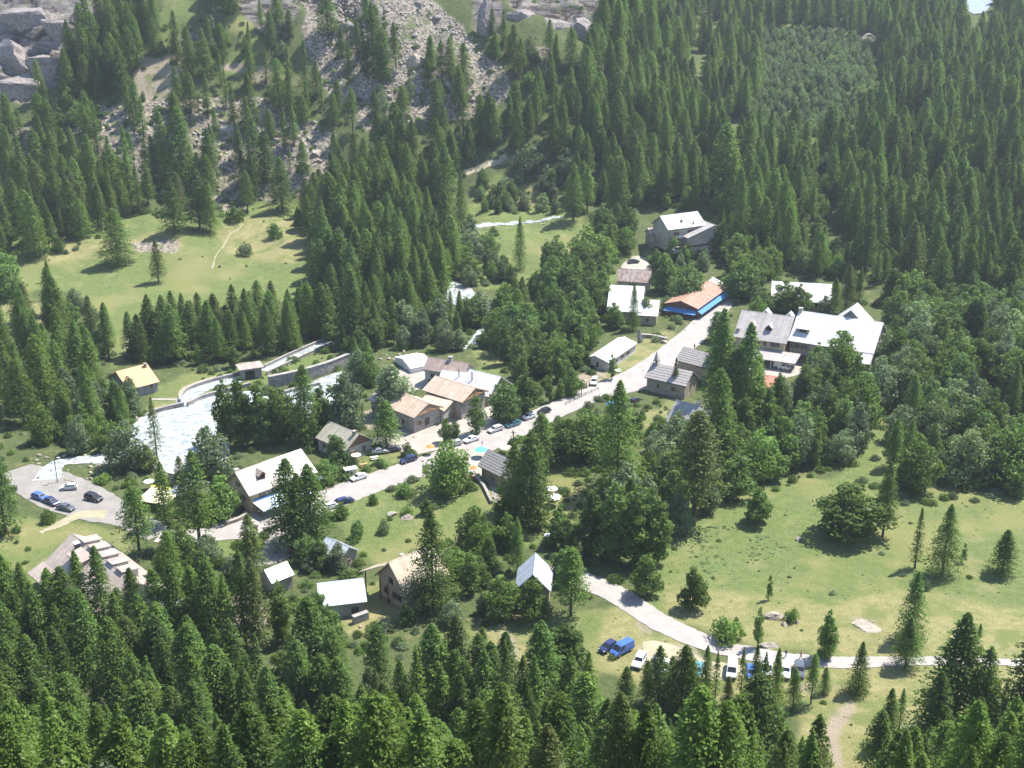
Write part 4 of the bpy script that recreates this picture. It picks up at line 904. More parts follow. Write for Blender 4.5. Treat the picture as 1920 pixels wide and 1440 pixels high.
car('van', 'blue', 1166, 1224, (-.9, .5), 'bright blue van parked on the grass by the lower road')
car('suv', 'white', 1199, 1245, (-.45, .8), 'white car next to the bright blue van')
car('hatch', 'grey', 1228, 1248, (-.4, .8), 'grey car third from the bright blue van behind a larch top')
car('hatch', 'white', 1246, 1256, (-.4, .8), 'white hatchback mostly behind the young larches right of the blue van')
car('hatch', 'teal', 1308, 1262, (-.2, .9), 'dark teal car behind the thin larches below the road bend')
car('van', 'white', 1372, 1262, (-.1, 1), 'white van standing alone left of the blue car in the lower row')
car('hatch', 'blue', 1408, 1266, (.2, 1), 'blue hatchback behind a small larch in the lower row')
car('van', 'white', 1438, 1258, (.0, 1), 'white van behind the taller larch in the lower row')
car('suv', 'white', 1472, 1264, (-.1, 1), 'white off-roader between larches in the lower row')
car('suv', 'slate', 1498, 1263, (.0, 1), 'dark grey off-roader at the right end of the lower row')
LAND += [('bright blue van', 1166, 1218), ('row of cars by the lower road', 1430, 1258), ('left parking road', 150, 935), ('white phone booth', 656, 880), ('roadside row of cars', 930, 800), ('dam wall', 580, 705), ('river basin', 360, 800)]

# ------------------------------------------------------------------ people
def person(px, py, dirpx, top, legs, label, pose=0):
    p = ground(px, py); q = ground(px + dirpx[0] * 8, py + dirpx[1] * 8); d = q - p
    root = thing('person', label, 'person', (p.x, p.y, p.z + .10), math.atan2(d.y, d.x))
    st = .28 if pose == 0 else .06; ar = .18 if pose == 0 else .05
    J = [(0, 0, .95), (0, 0, 1.18), (0, 0, 1.42), (0, 0, 1.54), (.01, 0, 1.66), (.02, 0, 1.76),
         (0, .10, .90), (st * .5, .10, .5), (st, .10, .08), (st + .16, .10, .03),
         (0, -.10, .90), (-st * .3, -.10, .5), (-st, -.10, .10), (-st + .14, -.10, .03),
         (0, .20, 1.40), (-ar * .6, .25, 1.12), (-ar * .4 + .1, .26, .86), (0, -.20, 1.40), (ar * .6, -.25, 1.12), (ar + .12, -.26, .88)]
    E = [(0, 1), (1, 2), (2, 3), (3, 4), (4, 5), (0, 6), (6, 7), (7, 8), (8, 9), (0, 10), (10, 11), (11, 12), (12, 13), (2, 14), (14, 15), (15, 16), (2, 17), (17, 18), (18, 19)]
    RR = [.15, .14, .16, .055, .10, .07, .10, .07, .045, .04, .10, .07, .045, .04, .065, .045, .035, .065, .045, .035]
    me = bpy.data.meshes.new('body'); me.from_pydata(J, E, []); o = bpy.data.objects.new('body', me); COL.objects.link(o); o.parent = root
    md = o.modifiers.new('skin', 'SKIN'); 
    for v, r_ in zip(me.skin_vertices[0].data, RR): v.radius = (r_, r_ * 1.15)
    me.skin_vertices[0].data[0].use_root = True
    o.modifiers.new('sub', 'SUBSURF').levels = 1; o.modifiers['sub'].render_levels = 1
    dg = bpy.context.evaluated_depsgraph_get(); me2 = bpy.data.meshes.new_from_object(o.evaluated_get(dg)); o.modifiers.clear(); o.data = me2; me2.materials.clear()
    for m_ in (M['skin'], M['cloth_' + top], M['cloth_' + legs], M['dark_wood']): me2.materials.append(m_)
    for f in me2.polygons:
        z = f.center.z; ay = abs(f.center.y); f.use_smooth = True
        f.material_index = 3 if z > 1.70 or (z > 1.6 and f.center.x < -.01) else 0 if z > 1.48 or (ay > .2 and z < 1.2 and z > .8) else 1 if z > .98 else 2
    return root
person(1473, 1233, (-1, .3), 'dark', 'blue', 'walker in dark top stepping along the lower road, left of the other walker')
person(1501, 1236, (-1, 0), 'red', 'dark', 'walker in red top on the lower road behind the dark grey off-roader')
person(962, 818, (-1, .4), 'pale', 'red', 'person in pale top walking on the road below the blue-green estate')
person(612, 925, (-1, .3), 'yellow', 'dark', 'person in yellow standing left of the phone booth by the road')
person(487, 968, (0, 1), 'pale', 'dark', 'person in pale top standing at the awning edge', 1)
person(493, 969, (1, 0), 'blue', 'dark', 'person in blue top standing under the awning', 1)
person(1302, 655, (-1, .6), 'dark', 'dark', 'person in dark clothes on the road above the chapel', 1)
person(904, 838, (1, -.2), 'blue', 'pale', 'person in blue top on the road above the teal parasol', 1)

# ------------------------------------------------------------------ small objects
def parasol(px, py, mat, label, r=1.6, h=2.4):
    p = ground(px, py); t = thing('parasol', label, 'parasol', (p.x, p.y, p.z + .1), rnd.uniform(0, 1))
    MB().tube((0, 0, 0), (0, 0, h + .3), .035, n=6).obj('pole', M['white_paint'], t)
    n = 8; m = MB(); vs = [(0, 0, h + .25)] + [(r * math.cos(2 * PI * i / n), r * math.sin(2 * PI * i / n), h - .25) for i in range(n)] + [(0, 0, h + .19)] + [(r * .98 * math.cos(2 * PI * i / n), r * .98 * math.sin(2 * PI * i / n), h - .31) for i in range(n)]
    fs = [(0, 1 + i, 1 + (i + 1) % n) for i in range(n)] + [(n + 1, n + 2 + (i + 1) % n, n + 2 + i) for i in range(n)] + [(1 + i, n + 2 + i, n + 2 + (i + 1) % n, 1 + (i + 1) % n) for i in range(n)]
    m.add(vs, fs); m.obj('canopy', M[mat], t); MB().tube((0, 0, 0), (0, 0, .12), .35, n=12).obj('base', M['concrete'], t); return t
parasol(902, 858, 'teal_fabric', 'teal parasol left of the plank-roofed barn', 1.7)
parasol(807, 852, 'orange_fabric', 'orange-red parasol beside the hedge left of the round tree', 1.2)
parasol(1037, 948, 'white_fabric', 'big white parasol right of the barn, lower of two', 1.9)
parasol(1034, 932, 'white_fabric', 'white parasol right of the barn, upper of two', 1.5)
parasol(889, 892, 'orange_fabric', 'orange parasol at the left end of the barn terrace', 1.1)
parasol(898, 890, 'cream_fabric', 'cream parasol at the left end of the barn', 1.3)
parasol(281, 918, 'white_fabric', 'round white parasol left of the yellow canopy', 1.3)
parasol(668, 868, 'cream_fabric', 'cream parasol in front of the brown-gabled cottage', 1.3)
parasol(948, 854, 'cream_fabric', 'pale cream parasol behind the plank-roofed barn', 1.6)
parasol(1027, 1020, 'white_fabric', 'tiny white parasol below the barn, among the bushes', .8)
parasol(602, 910, 'pale_blue_fabric', 'pale blue parasol behind the twin larches by the road', 1.3)
def bench(px, py, rz, label, mat='new_wood'):
    p = ground(px, py); t = thing('picnic_table', label, 'table', (p.x, p.y, p.z + .08), rz)
    MB().box(-.95, -.38, .70, .95, .38, .76).obj('table_top', M[mat], t)
    for s_ in (-1, 1): MB().box(-.95, s_ * .72 - .14, .42, .95, s_ * .72 + .14, .47).obj('seat', M[mat], t)
    for sx in (-.7, .7):
        b = MB(); b.tube((sx, -.75, 0), (sx, -.2, .70), .05, n=4).tube((sx, .75, 0), (sx, .2, .70), .05, n=4).box(sx - .04, -.8, .36, sx + .04, .8, .415); b.obj('leg', M['dark_wood'], t)
bench(682, 875, R(20), 'wooden picnic table beside the phone booth', 'new_wood')
bench(892, 897, R(10), 'wooden picnic table at the barn terrace, nearest the wall')
bench(880, 895, R(10), 'wooden picnic table at the left edge of the barn terrace')
bench(1035, 925, R(30), 'wooden table under the upper white parasol')
bench(762, 722, R(30), 'pale table in the yard behind the stone houses', 'white_paint')
bench(1158, 698, R(30), 'picnic table on the dry grass below the white shelter', 'white_paint')
bench(702, 862, R(20), 'pale table right of the cottage', 'white_paint')
# phone booth
p = ground(658, 896); t = thing('phone_booth', 'white framed phone booth beside the road in front of the cottage', 'phone booth', (p.x, p.y, p.z), R(25))
MB().box(-1.6, -.9, 2.45, 1.6, .9, 2.7).obj('roof', M['white_paint'], t)
for x in (-1.5, -.5, .5, 1.5):
    for y in (-.8, .8): MB().box(x - .06, y - .06, 0, x + .06, y + .06, 2.448).obj('post', M['white_paint'], t)
for x in (-1, 0, 1): MB().box(x - .42, .78, .15, x + .42, .80, 2.3).obj('glass_panel', M['lamp_glass'], t)
MB().box(-1.6, -.9, -.2, 1.6, .9, .08).obj('floor_slab', M['concrete'], t)
# standing stone
p = ground(1200, 642)
def rock_mesh(seed, sx, sy, sz, mat, sub=2, rough=.35, flat=0):
    bm = bmesh.new(); bmesh.ops.create_icosphere(bm, subdivisions=sub, radius=1); r_ = random.Random(seed)
    pl = [(Vector((r_.uniform(-1, 1), r_.uniform(-1, 1), r_.uniform(-.6, 1))).normalized(), r_.uniform(.42, .78)) for _ in range(13)]
    for v in bm.verts:
        c_ = v.co.copy()
        for n_, d_ in pl:
            k = c_.dot(n_)
            if k > d_: c_ -= n_ * (k - d_) * .97
        c_ += Vector((r_.uniform(-1, 1), r_.uniform(-1, 1), r_.uniform(-1, 1))) * rough * .12
        v.co = Vector((c_.x * sx, c_.y * sy, c_.z * sz))
    me = bpy.data.meshes.new('boulder'); bm.to_mesh(me); bm.free(); me.materials.append(mat); return me
o = link('standing_stone', rock_mesh(5, 1.5, .9, 3.2, M['stained_concrete'])); o.location = (p.x, p.y, p.z + 1.6)
tag(o, 'tall dark standing stone at the edge of the dry grass beyond the chapel', 'standing stone')
def boulder(px, py, s, label, seed, mat='pale_stone', dz=.15, rz=0):
    p = ground(px, py); o = link('boulder', rock_mesh(seed, s[0], s[1], s[2], M[mat], 3)); o.location = (p.x, p.y, p.z + s[2] * dz); o.rotation_euler = (0, 0, rz)
    return tag(o, label, 'boulder')
boulder(1243, 643, (2.2, 1.3, 1.2), 'pale rounded boulder at the roadside right of the low wall', 11)
boulder(1228, 632, (2.4, 1.2, .9), 'flat pale boulder on the low wall by the standing stone', 12)
boulder(1205, 696, (.5, .4, .4), 'small pale stone on the dry grass beside the road', 13)
boulder(1497, 1012, (1.3, 1.0, .9), 'single pale round boulder in the middle of the green meadow', 14, rz=.3)
boulder(1457, 1158, (2.6, 1.9, 1.1), 'large grey outcrop boulder left of the shrub in the dry meadow', 15)
boulder(1470, 1172, (.9, .7, .7), 'small pale boulder below the shrub in the dry meadow', 16)
boulder(1494, 1168, (.7, .5, .9), 'small dark boulder right of the shrub in the dry meadow', 17, 'boulder_stone')
boulder(1620, 1174, (2.6, 3.4, .5), 'long flat pale rock slab in the dry meadow', 18, rz=.9)
boulder(1438, 1212, (2.4, 1.4, .9), 'grey boulder just above the road bend by the small larch', 19, 'boulder_stone')
boulder(735, 966, (1.6, 1.2, .9), 'grey boulder in the green field above the tan chalet, left of two', 20, 'boulder_stone')
boulder(762, 972, (1.8, 1.2, 1.0), 'pale boulder in the green field above the tan chalet, right of two', 21)
boulder(780, 118, (5.5, 3.4, 4.5), 'huge pale boulder lying in the grey scree', 22, 'pale_stone')
boulder(848, 165, (4.0, 3.0, 3.6), 'dark-sided boulder at the foot of the grey scree beside larches', 23, 'boulder_stone')
boulder(735, 140, (3.2, 2.6, 2.4), 'brownish boulder left of the huge pale boulder in the scree', 24, 'cliff_stone')
boulder(285, 290, (5, 3.4, 4.6), 'cleft boulder with a black crack in the lower left scree', 25, 'cliff_stone')
boulder(425, 245, (5, 3, 3.0), 'wide flat-topped boulder in the middle of the left scree', 26, 'boulder_stone')
boulder(340, 205, (4.5, 3.5, 3.2), 'grey boulder at the top of the left boulder field', 27, 'boulder_stone')
boulder(505, 215, (4, 3, 2.8), 'brown boulder on the slope under the single thin larch', 28, 'cliff_stone')
boulder(595, 290, (3.6, 3, 2.6), 'largest pale boulder at the right edge of the boulder field', 29, 'pale_stone')
boulder(570, 310, (3, 2.2, 2.0), 'pale boulder lying below the largest one at the edge of the boulder field', 30, 'pale_stone')
boulder(910, 50, (6, 5, 11), 'tall smooth rock knob at the top of the slope', 31, 'cliff_stone', .3)
boulder(1630, 85, (9, 6, 6), 'bare pale rock hump between trees at the upper right', 32, 'pale_stone', .2)
boulder(1910, 120, (8, 6, 8), 'pale rock at the right edge of the upper forest', 33, 'pale_stone', .2)
boulder(1838, 66, (5, 4, 3), 'small white rock showing in the far upper right forest', 34, 'pale_stone', .5)
boulder(515, 60, (9, 5, 8), 'big rounded cliff block near the top left scree', 35, 'cliff_stone', .1)
boulder(1088, 62, (9, 5, 12), 'sloping rock slab below the top centre cliff', 36, 'cliff_stone', .0, .5)
boulder(1497, 357, (1.5, 1, 1), 'tiny white rock between the larches of the right forest', 37, 'pale_stone', .6)
for i_, (px_, py_, sz_, rz_) in enumerate([(40, 150, (13, 7, 9), .2), (95, 110, (9, 6, 7), .5), (20, 90, (12, 7, 8), -.2), (120, 45, (10, 6, 7), .4), (60, 30, (12, 6, 8), 0), (165, 20, (7, 5, 6), .3), (980, 25, (8, 5, 6), .2), (1045, 40, (9, 6, 8), .5), (620, 25, (8, 5, 6), -.3), (655, 45, (7, 5, 5), .4)]):
    p = ground(px_, py_); o = link('cliff_face', rock_mesh(80 + i_, *sz_, M['cliff_stone'], 3)); o.location = (p.x, p.y, p.z - sz_[2] * .5); o.scale = (1.35, 1.2, 1.2); o.rotation_euler = (-.35, .1, rz_); tag(o, 'angular grey block of the bare cliff', None, kind='structure')
# stones along the roads and garden (uncountable small stones)
def rock_field(name, label, pts, smin, smax, mat, seed):
    r_ = np.random.default_rng(seed); base = rock_mesh(seed, 1, 1, 1, M[mat], 1)
    n0 = len(base.vertices); co = np.empty(n0 * 3); base.vertices.foreach_get('co', co); co = co.reshape(-1, 3)
    fs = np.array([list(p.vertices) for p in base.polygons])
    V = []; Fs = []
    for i, (x, y) in enumerate(pts):
        s_ = smin + (smax - smin) * r_.random() ** 2.5; sc = s_ * np.array([1, r_.uniform(.6, 1), r_.uniform(.45, .9)])
        a = r_.uniform(0, 2 * PI); tl = r_.uniform(-.4, .4); c_ = co * sc * (1 + r_.uniform(-.12, .12, co.shape))
        ct, st = math.cos(tl), math.sin(tl); c_ = np.stack([c_[:, 0] * ct - c_[:, 2] * st, c_[:, 1], c_[:, 0] * st + c_[:, 2] * ct], 1)
        ca, sa = math.cos(a), math.sin(a); c_ = np.stack([c_[:, 0] * ca - c_[:, 1] * sa, c_[:, 0] * sa + c_[:, 1] * ca, c_[:, 2]], 1)
        V.append(c_ + np.array([x, y, hz(x, y) + s_ * .12])); Fs.append(fs + i * n0)
    me = fast_mesh(name, np.concatenate(V), np.concatenate(Fs), M[mat], False, 3); bpy.data.meshes.remove(base)
    return tag(link(name, me), label, None, kind='stuff')
def scatter(polys, spacing, prob=1.0, seed=1):
    r_ = np.random.default_rng(seed); P = [ground(*p).xy for q in polys for p in q]
    x0 = min(p.x for p in P) - 3; x1 = max(p.x for p in P) + 3; y0 = min(p.y for p in P) - 3; y1 = max(p.y for p in P) + 3
    gx, gy = np.meshgrid(np.arange(x0, x1, spacing), np.arange(y0, y1, spacing)); gx = gx.ravel(); gy = gy.ravel()
    gx = gx + r_.uniform(-.5, .5, gx.shape) * spacing; gy = gy + r_.uniform(-.5, .5, gy.shape) * spacing
    px, py, d = project(gx, gy, height(gx, gy)); k = np.zeros(gx.shape, bool)
    for q in polys: k |= inpoly(px, py, q)
    k &= r_.random(gx.shape) < prob
    return np.stack([gx[k], gy[k]], 1)
rock_field('scree_stones', 'pale grey stones covering the upper scree', scatter([SCREE[0]], 1.15, .8, 2), .25, 1.3, 'boulder_stone', 41)
rock_field('boulder_field', 'tumbled boulders of the left slope', scatter([SCREE[1]], 2.0, .5, 3), .4, 2.6, 'pale_stone', 42)
rock_field('boulder_field', 'darker blocks among the tumbled boulders', scatter([SCREE[1], SCREE[0]], 5.0, .55, 4), .6, 3.0, 'cliff_stone', 43)
rock_field('river_stones', 'stones on the torrent banks', scatter([[(835, 520), (880, 525), (940, 570), (945, 620), (915, 632), (880, 610), (830, 570)], [(60, 850), (240, 840), (240, 900), (60, 920)], [(860, 436), (1060, 402), (1060, 415), (900, 438)], [(640, 680), (760, 655), (780, 700), (640, 715)]], 1.6, .5, 5), .3, 1.1, 'pale_stone', 44)
rock_field('river_stones', 'grey stones along the basin edge', scatter([[(250, 850), (420, 872), (425, 885), (300, 900), (240, 870)], [(480, 800), (560, 792), (640, 755), (650, 765), (570, 806), (490, 812)], [(225, 845), (262, 785), (250, 775), (212, 840)]], 1.3, .6, 8), .3, 1.0, 'pale_stone', 46)
rock_field('roadside_stones', 'loose stones along verges and gardens', scatter([[(1215, 630), (1330, 575), (1330, 590), (1240, 650)], [(1145, 1155), (1205, 1165), (1200, 1185), (1150, 1178)], [(250, 450), (330, 455), (330, 478), (250, 478)], [(700, 825), (760, 800), (790, 820), (730, 850)], [(820, 1165), (960, 1150), (1040, 1155), (950, 1175)], [(660, 1160), (700, 1155), (690, 1190), (660, 1190)], [(380, 360), (460, 360), (470, 400), (390, 400)], [(880, 330), (920, 330), (920, 345), (880, 350)], [(1480, 430), (1520, 430), (1515, 475), (1490, 475)]], 1.3, .55, 6), .18, .7, 'pale_stone', 45)
# canopies and poles
p = ground(300, 948); t = thing('canopy_tent', 'cream and yellow canopy behind the larch left of the awning house', 'canopy', (p.x, p.y, p.z), R(-20))
MB().slab([(-4, -3, 2.2), (4, -3, 2.2), (4, 3, 2.8), (-4, 3, 2.8)], .07).obj('cream_roof', M['cream_fabric'], t)
MB().slab([(-4.5, 3.05, 2.9), (5.5, 3.05, 2.9), (5.5, 4.6, 2.5), (-4.5, 4.6, 2.5)], .07).obj('yellow_roof', M['yellow_fabric'], t)
for x in (-3.8, 3.8):
    for y in (-2.8, 2.8): MB().tube((x, y, 0), (x, y, 2.2), .05, n=6).obj('post', M['white_paint'], t)
LAND.append(('yellow canopy', 300, 925))
def pole(px, py, h, label, lamp=False, mat='dark_wood'):
    p = ground(px, py); t = thing('street_lamp' if lamp else 'utility_pole', label, 'street lamp' if lamp else 'pole', (p.x, p.y, p.z))
    MB().tube((0, 0, -.5), (0, 0, h), .12, .09, n=8).obj('pole', M[mat], t)
    if lamp: MB().tube((0, 0, h - .1), (.9, 0, h + .2), .05, n=6).obj('arm', M[mat], t); MB().box(.7, -.15, h + .1, 1.4, .15, h + .25).obj('lamp_head', M['white_paint'], t)
    else: MB().box(-.7, -.06, h - .5, .7, .06, h - .38).obj('crossarm', M[mat], t)
pole(108, 905, 6.5, 'thin lamp post at the river end of the left parking road', True, 'dark_metal')
pole(638, 900, 4.6, 'wooden pole on the grass left of the phone booth')
pole(1090, 745, 5, 'lamp post beside the hedge on the upper road', True, 'dark_metal')
pole(963, 835, 4, 'wooden pole behind the plank-roofed barn')
pole(461, 1000, 3.2, 'dark wooden post by the road below the awning house')
def sign(px, py, label, rz):
    p = ground(px, py); t = thing('information_sign', label, 'sign', (p.x, p.y, p.z), rz)
    for x in (-.6, .6): MB().box(x - .05, -.05, 0, x + .05, .05, 2.0).obj('post', M['dark_wood'], t)
    MB().box(-.9, -.09, 1.0, .9, -.052, 1.9).obj('board', M['brown_wood'], t); MB().slab([(-1.0, -.4, 2.0), (1.0, -.4, 2.0), (1.0, .25, 2.2), (-1.0, .25, 2.2)], .06).obj('roof', M['dark_wood'], t)
sign(502, 1005, 'dark roofed notice board beside the twin larches', .3); sign(478, 1001, 'dark notice board at the road fork', -.4)
# fence beside the road bend near the twin larches
def fence(px, label, sp=2.0, h=1.0, mat='dark_wood'):
    P = smooth_open([ground(*q).xy for q in px], 10); t = thing('wooden_fence', label, 'fence', (P[0].x, P[0].y, hz(P[0].x, P[0].y))); acc = 0; posts = [P[0]]
    for a, b in zip(P[:-1], P[1:]):
        acc += (b - a).length
        if acc >= sp: posts.append(b); acc = 0
    z0 = t.location.z; pm = MB().box(-.06, -.06, -.3, .06, .06, h).mesh('post', M[mat])
    for q in posts: o = link('post', pm, t); o.location = (q.x - P[0].x, q.y - P[0].y, hz(q.x, q.y) - z0)
    for a, b in zip(posts[:-1], posts[1:]):
        for zz in (.5, .85):
            MB().tube((a.x - P[0].x, a.y - P[0].y, hz(a.x, a.y) - z0 + zz), (b.x - P[0].x, b.y - P[0].y, hz(b.x, b.y) - z0 + zz), .045, n=4).obj('rail', M[mat], t)
fence([(1210, 470), (1250, 474), (1300, 478)], 'wooden railing fence along the terrace of the upper chalet')
fence([(1060, 760), (1090, 745), (1130, 728)], 'low wooden fence along the hedge of the upper road')
fence([(1340, 560), (1360, 545), (1370, 530)], 'short fence behind the blue-awning shop')

# ------------------------------------------------------------------ trees
def quads(C, U, V_, su, sv):
    """leaf quads at centres C with unit axes U, V_"""
    a = U * su[:, None]; b = V_ * sv[:, None]
    P = np.stack([C - a - b, C + a - b * .6, C + a * .7 + b, C - a * .8 + b * .8], 1)
    n = len(C); return P.reshape(-1, 3), np.arange(4 * n).reshape(n, 4)
def unit(v): return v / np.maximum(np.linalg.norm(v, axis=1), 1e-6)[:, None]
def trunk_mb(H_, r0, bend=0.0, limbs=()):
    m = MB(); pts = [(bend * math.sin(i / 4 * 2), bend * .5 * math.cos(i), H_ * i / 5) for i in range(6)]
    pts[0] = (0, 0, -1.0)
    for i in range(5): m.tube(pts[i], pts[i + 1], r0 * (1 - i / 5.2), r0 * (1 - (i + 1) / 5.2), n=6)
    for a, b, r_ in limbs: m.tube(a, b, r_, r_ * .35, n=4)
    return m
def conifer(seed, H_=20., Rm=3.0, c0=.12, dens=1.0, shape=.85):
    r_ = np.random.default_rng(seed); nb = int(165 * dens)
    t = np.sort(r_.random(nb) ** .85); z = H_ * (c0 + (1 - c0) * t)
    prof = np.where(t < .15, .70 + t * 2.0, (1 - (t - .15) / .85) ** (shape * .92)); L = Rm * prof * r_.uniform(.62, 1.06, nb) + .12; L *= 1 + .06 * np.sin(z * 1.9 + seed)
    th = np.arange(nb) * 2.399 + r_.uniform(-.4, .4, nb)
    sect = 1 + .18 * np.sin(th * 2 + seed) ; L *= sect
    Cs, Us, Vs, su, sv, limbs = [], [], [], [], [], []
    for i in range(nb):
        k = max(4, int((3.5 + L[i] * 5.6) * dens ** .3)); s_ = (np.arange(k) + r_.uniform(.1, .9, k)) / k; s_ = .10 + .92 * s_
        d = np.array([math.cos(th[i]), math.sin(th[i]), 0]); n_ = np.array([-d[1], d[0], 0])
        rise = .25 - .45 * (1 - t[i]); droop = .18 + .12 * r_.random()
        lat = r_.uniform(-1, 1, k) * (.2 + .30 * L[i] * (1 - s_ * .7))
        c = d[None] * (s_ * L[i])[:, None] + n_[None] * lat[:, None]
        c[:, 2] = z[i] + rise * L[i] * s_ - droop * L[i] * s_ ** 2 * 1.2 + r_.uniform(-.22, .12, k) - np.abs(lat) * .15
        Cs.append(c)
        u = unit(d[None] + r_.normal(0, .35, (k, 3))); v = unit(np.cross(u, unit(np.array([[d[0] * .35, d[1] * .35, 1.0]]) + r_.normal(0, .45, (k, 3)))))
        Us.append(u); Vs.append(v); su.append(r_.uniform(.15, .34, k)); sv.append(r_.uniform(.08, .17, k))
        if i % 9 == 0 and t[i] < .8: limbs.append(((0, 0, z[i]), tuple(d * L[i] * .8 + np.array([0, 0, z[i] + rise * L[i] * .8 - droop * L[i] * .7])), .05))
    kf = int(1500 * dens * (Rm / 3.8)); tf_ = r_.random(kf) ** .9; pf = np.where(tf_ < .15, .70 + tf_ * 2.0, (1 - (tf_ - .15) / .85) ** (shape * .92))
    af = r_.uniform(0, 2 * PI, kf); rf_ = Rm * pf * r_.uniform(.12, 1.0, kf) ** .6 * (1 + .12 * np.sin(af * 3 + tf_ * 9 + seed)) + .05
    cf = np.stack([np.cos(af) * rf_, np.sin(af) * rf_, H_ * (c0 + (1 - c0) * tf_) + r_.uniform(-.3, .3, kf) - rf_ * .10], 1)
    nf_ = unit(np.stack([np.cos(af), np.sin(af), np.full(kf, .9)], 1) + r_.normal(0, .5, (kf, 3))); uf = unit(np.cross(nf_, r_.normal(size=(kf, 3)))); vf = np.cross(nf_, uf)
    Cs.append(cf); Us.append(uf); Vs.append(vf); su.append(r_.uniform(.12, .27, kf)); sv.append(r_.uniform(.07, .16, kf))
    C = np.concatenate(Cs); V1, F1 = quads(C, np.concatenate(Us), np.concatenate(Vs), np.concatenate(su), np.concatenate(sv))
    return V1, F1, trunk_mb(H_ * .985, .26 + .01 * H_ / 2, .05, limbs)
def broadleaf(seed, H_=10., Rm=3.6, nl=16, base=.18, leaf=.26, n=2600, multi=1):
    r_ = np.random.default_rng(seed); cz = H_ * (1 + base) / 2; hz_ = H_ * (1 - base) / 2
    lobes = []
    for i in range(nl):
        f = (i + r_.random()) / nl; a_ = i * 2.4 + r_.uniform(-.5, .5); pr = math.sin(PI * min(1, (.16 + .84 * f)) ** .85) ** .6
        q = Rm * pr * r_.uniform(.25, .72); rad = Rm * pr * r_.uniform(.30, .50) + .25
        lobes.append((np.array([math.cos(a_) * q, math.sin(a_) * q, H_ * base + f * (H_ * (1 - base) - rad * .8)]), rad))
    Cs, Ns = [], []
    tot = sum(l[1] ** 2 for l in lobes)
    for c, rad in lobes:
        k = int(n * 1.35 * rad ** 2 / tot); v = unit(r_.normal(size=(k, 3))); rr = rad * r_.uniform(.55, 1.12, k) ** .7
        sc = np.array([1, 1, .85]); bump = 1 + .18 * np.sin(v[:, 0] * 7 + seed) * np.cos(v[:, 1] * 6 + v[:, 2] * 5)
        Cs.append(c[None] + v * sc * (rr * bump)[:, None]); Ns.append(unit(v + r_.normal(0, .5, (k, 3))))
    C = np.concatenate(Cs); Nn = np.concatenate(Ns); keep = C[:, 2] > H_ * base * .5; C = C[keep]; Nn = Nn[keep]
    a = unit(np.cross(Nn, r_.normal(size=Nn.shape))); b = np.cross(Nn, a); k = len(C)
    V1, F1 = quads(C, a, b, r_.uniform(.5, 1.05, k) * leaf, r_.uniform(.4, .85, k) * leaf)
    limbs = [((0, 0, H_ * base * r_.uniform(.6, 1.2)), tuple(c * .92), .11) for c, _ in lobes[:8]]
    return V1, F1, trunk_mb(H_ * .62, .17 + H_ * .008, .15, limbs)
def bush(seed, H_=2.5, Rm=2.0, leaf=.17, n=900): return broadleaf(seed, H_, Rm, 9, .02, leaf, n)
PROTO = {}
def add_proto(kind, data, leafmat, bark):
    V1, F1, tm = data
    crown = fast_mesh('crown', V1, F1, M[leafmat]); trunk = tm.mesh('trunk', M[bark])
    # joined copy for the far forest
    tv = np.array([v.co[:] for v in trunk.vertices]); b = bmesh.new(); b.from_mesh(trunk)
    bmesh.ops.triangulate(b, faces=b.faces); tf = [[v.index for v in f.verts] for f in b.faces]; b.free()
    tf = np.array(tf); nq = len(V1)
    q4 = np.concatenate([F1, np.concatenate([tf + nq, tf[:, 2:3] + nq], 1)]) if False else None
    me = bpy.data.meshes.new('tree'); vs = np.concatenate([V1, tv]); fl = F1.tolist() + (tf + nq).tolist()
    me.from_pydata(vs.tolist(), [], fl); me.materials.append(M[leafmat]); me.materials.append(M[bark])
    me.polygons.foreach_set('material_index', [0] * len(F1) + [1] * len(tf)); me.update()
    PROTO.setdefault(kind, []).append((crown, trunk, me))
for i in range(9): add_proto('larch', conifer(100 + i, 20, [4.4, 4.9, 3.9, 5.2, 4.2, 4.7, 3.8, 5.0, 4.0][i], [.10, .16, .2, .08, .26, .12, .18, .1, .14][i], [1.0, 1.1, .85, 1.2, .8, 1.05, .95, 1.15, .9][i], [.66, .60, .74, .64, .56, .80, .66, .58, .70][i]), 'larch_needles', 'bark')
for i in range(2): add_proto('sparse', conifer(130 + i, 20, [3.0, 3.4][i], [.12, .2][i], .55, .9), 'larch_needles', 'bark')
for i in range(2): add_proto('spread', conifer(140 + i, 20, [5.6, 6.2][i], [.05, .08][i], 1.0, .85), 'larch_needles', 'bark')
for i in range(6): add_proto('broad', broadleaf(200 + i, 10, [3.4, 3.9, 3.0, 3.6, 4.2, 3.2][i], [15, 19, 13, 17, 21, 14][i], [.10, .06, .14, .08, .05, .12][i]), 'broad_leaves', 'pale_bark')
for i in range(3): add_proto('willow', broadleaf(220 + i, 10, [3.6, 3.2, 4.0][i], 18, .08, .24), 'grey_leaves', 'pale_bark')
for i in range(2): add_proto('thin', broadleaf(230 + i, 10, [2.0, 1.7][i], 14, .16, .2, 1300), 'broad_leaves', 'pale_bark')
for i in range(3): add_proto('aspen', broadleaf(240 + i, 14, [2.7, 3.0, 2.5][i], 26, .07, .25, 3200), 'broad_leaves', 'pale_bark')
for i in range(4): add_proto('bush', bush(250 + i), 'broad_leaves', 'pale_bark')
for i in range(2): add_proto('greybush', bush(260 + i), 'grey_leaves', 'pale_bark')
for i in range(3): add_proto('pale', broadleaf(280 + i, 10, 3.8, 18, .04, .25), 'weed_leaves', 'pale_bark')
H0 = dict(pale=10, larch=20, sparse=20, spread=20, broad=10, willow=10, thin=10, aspen=14, bush=2.5, greybush=2.5)
TREES = []        # (kind, Vector base, height m, px, py, label, width factor)
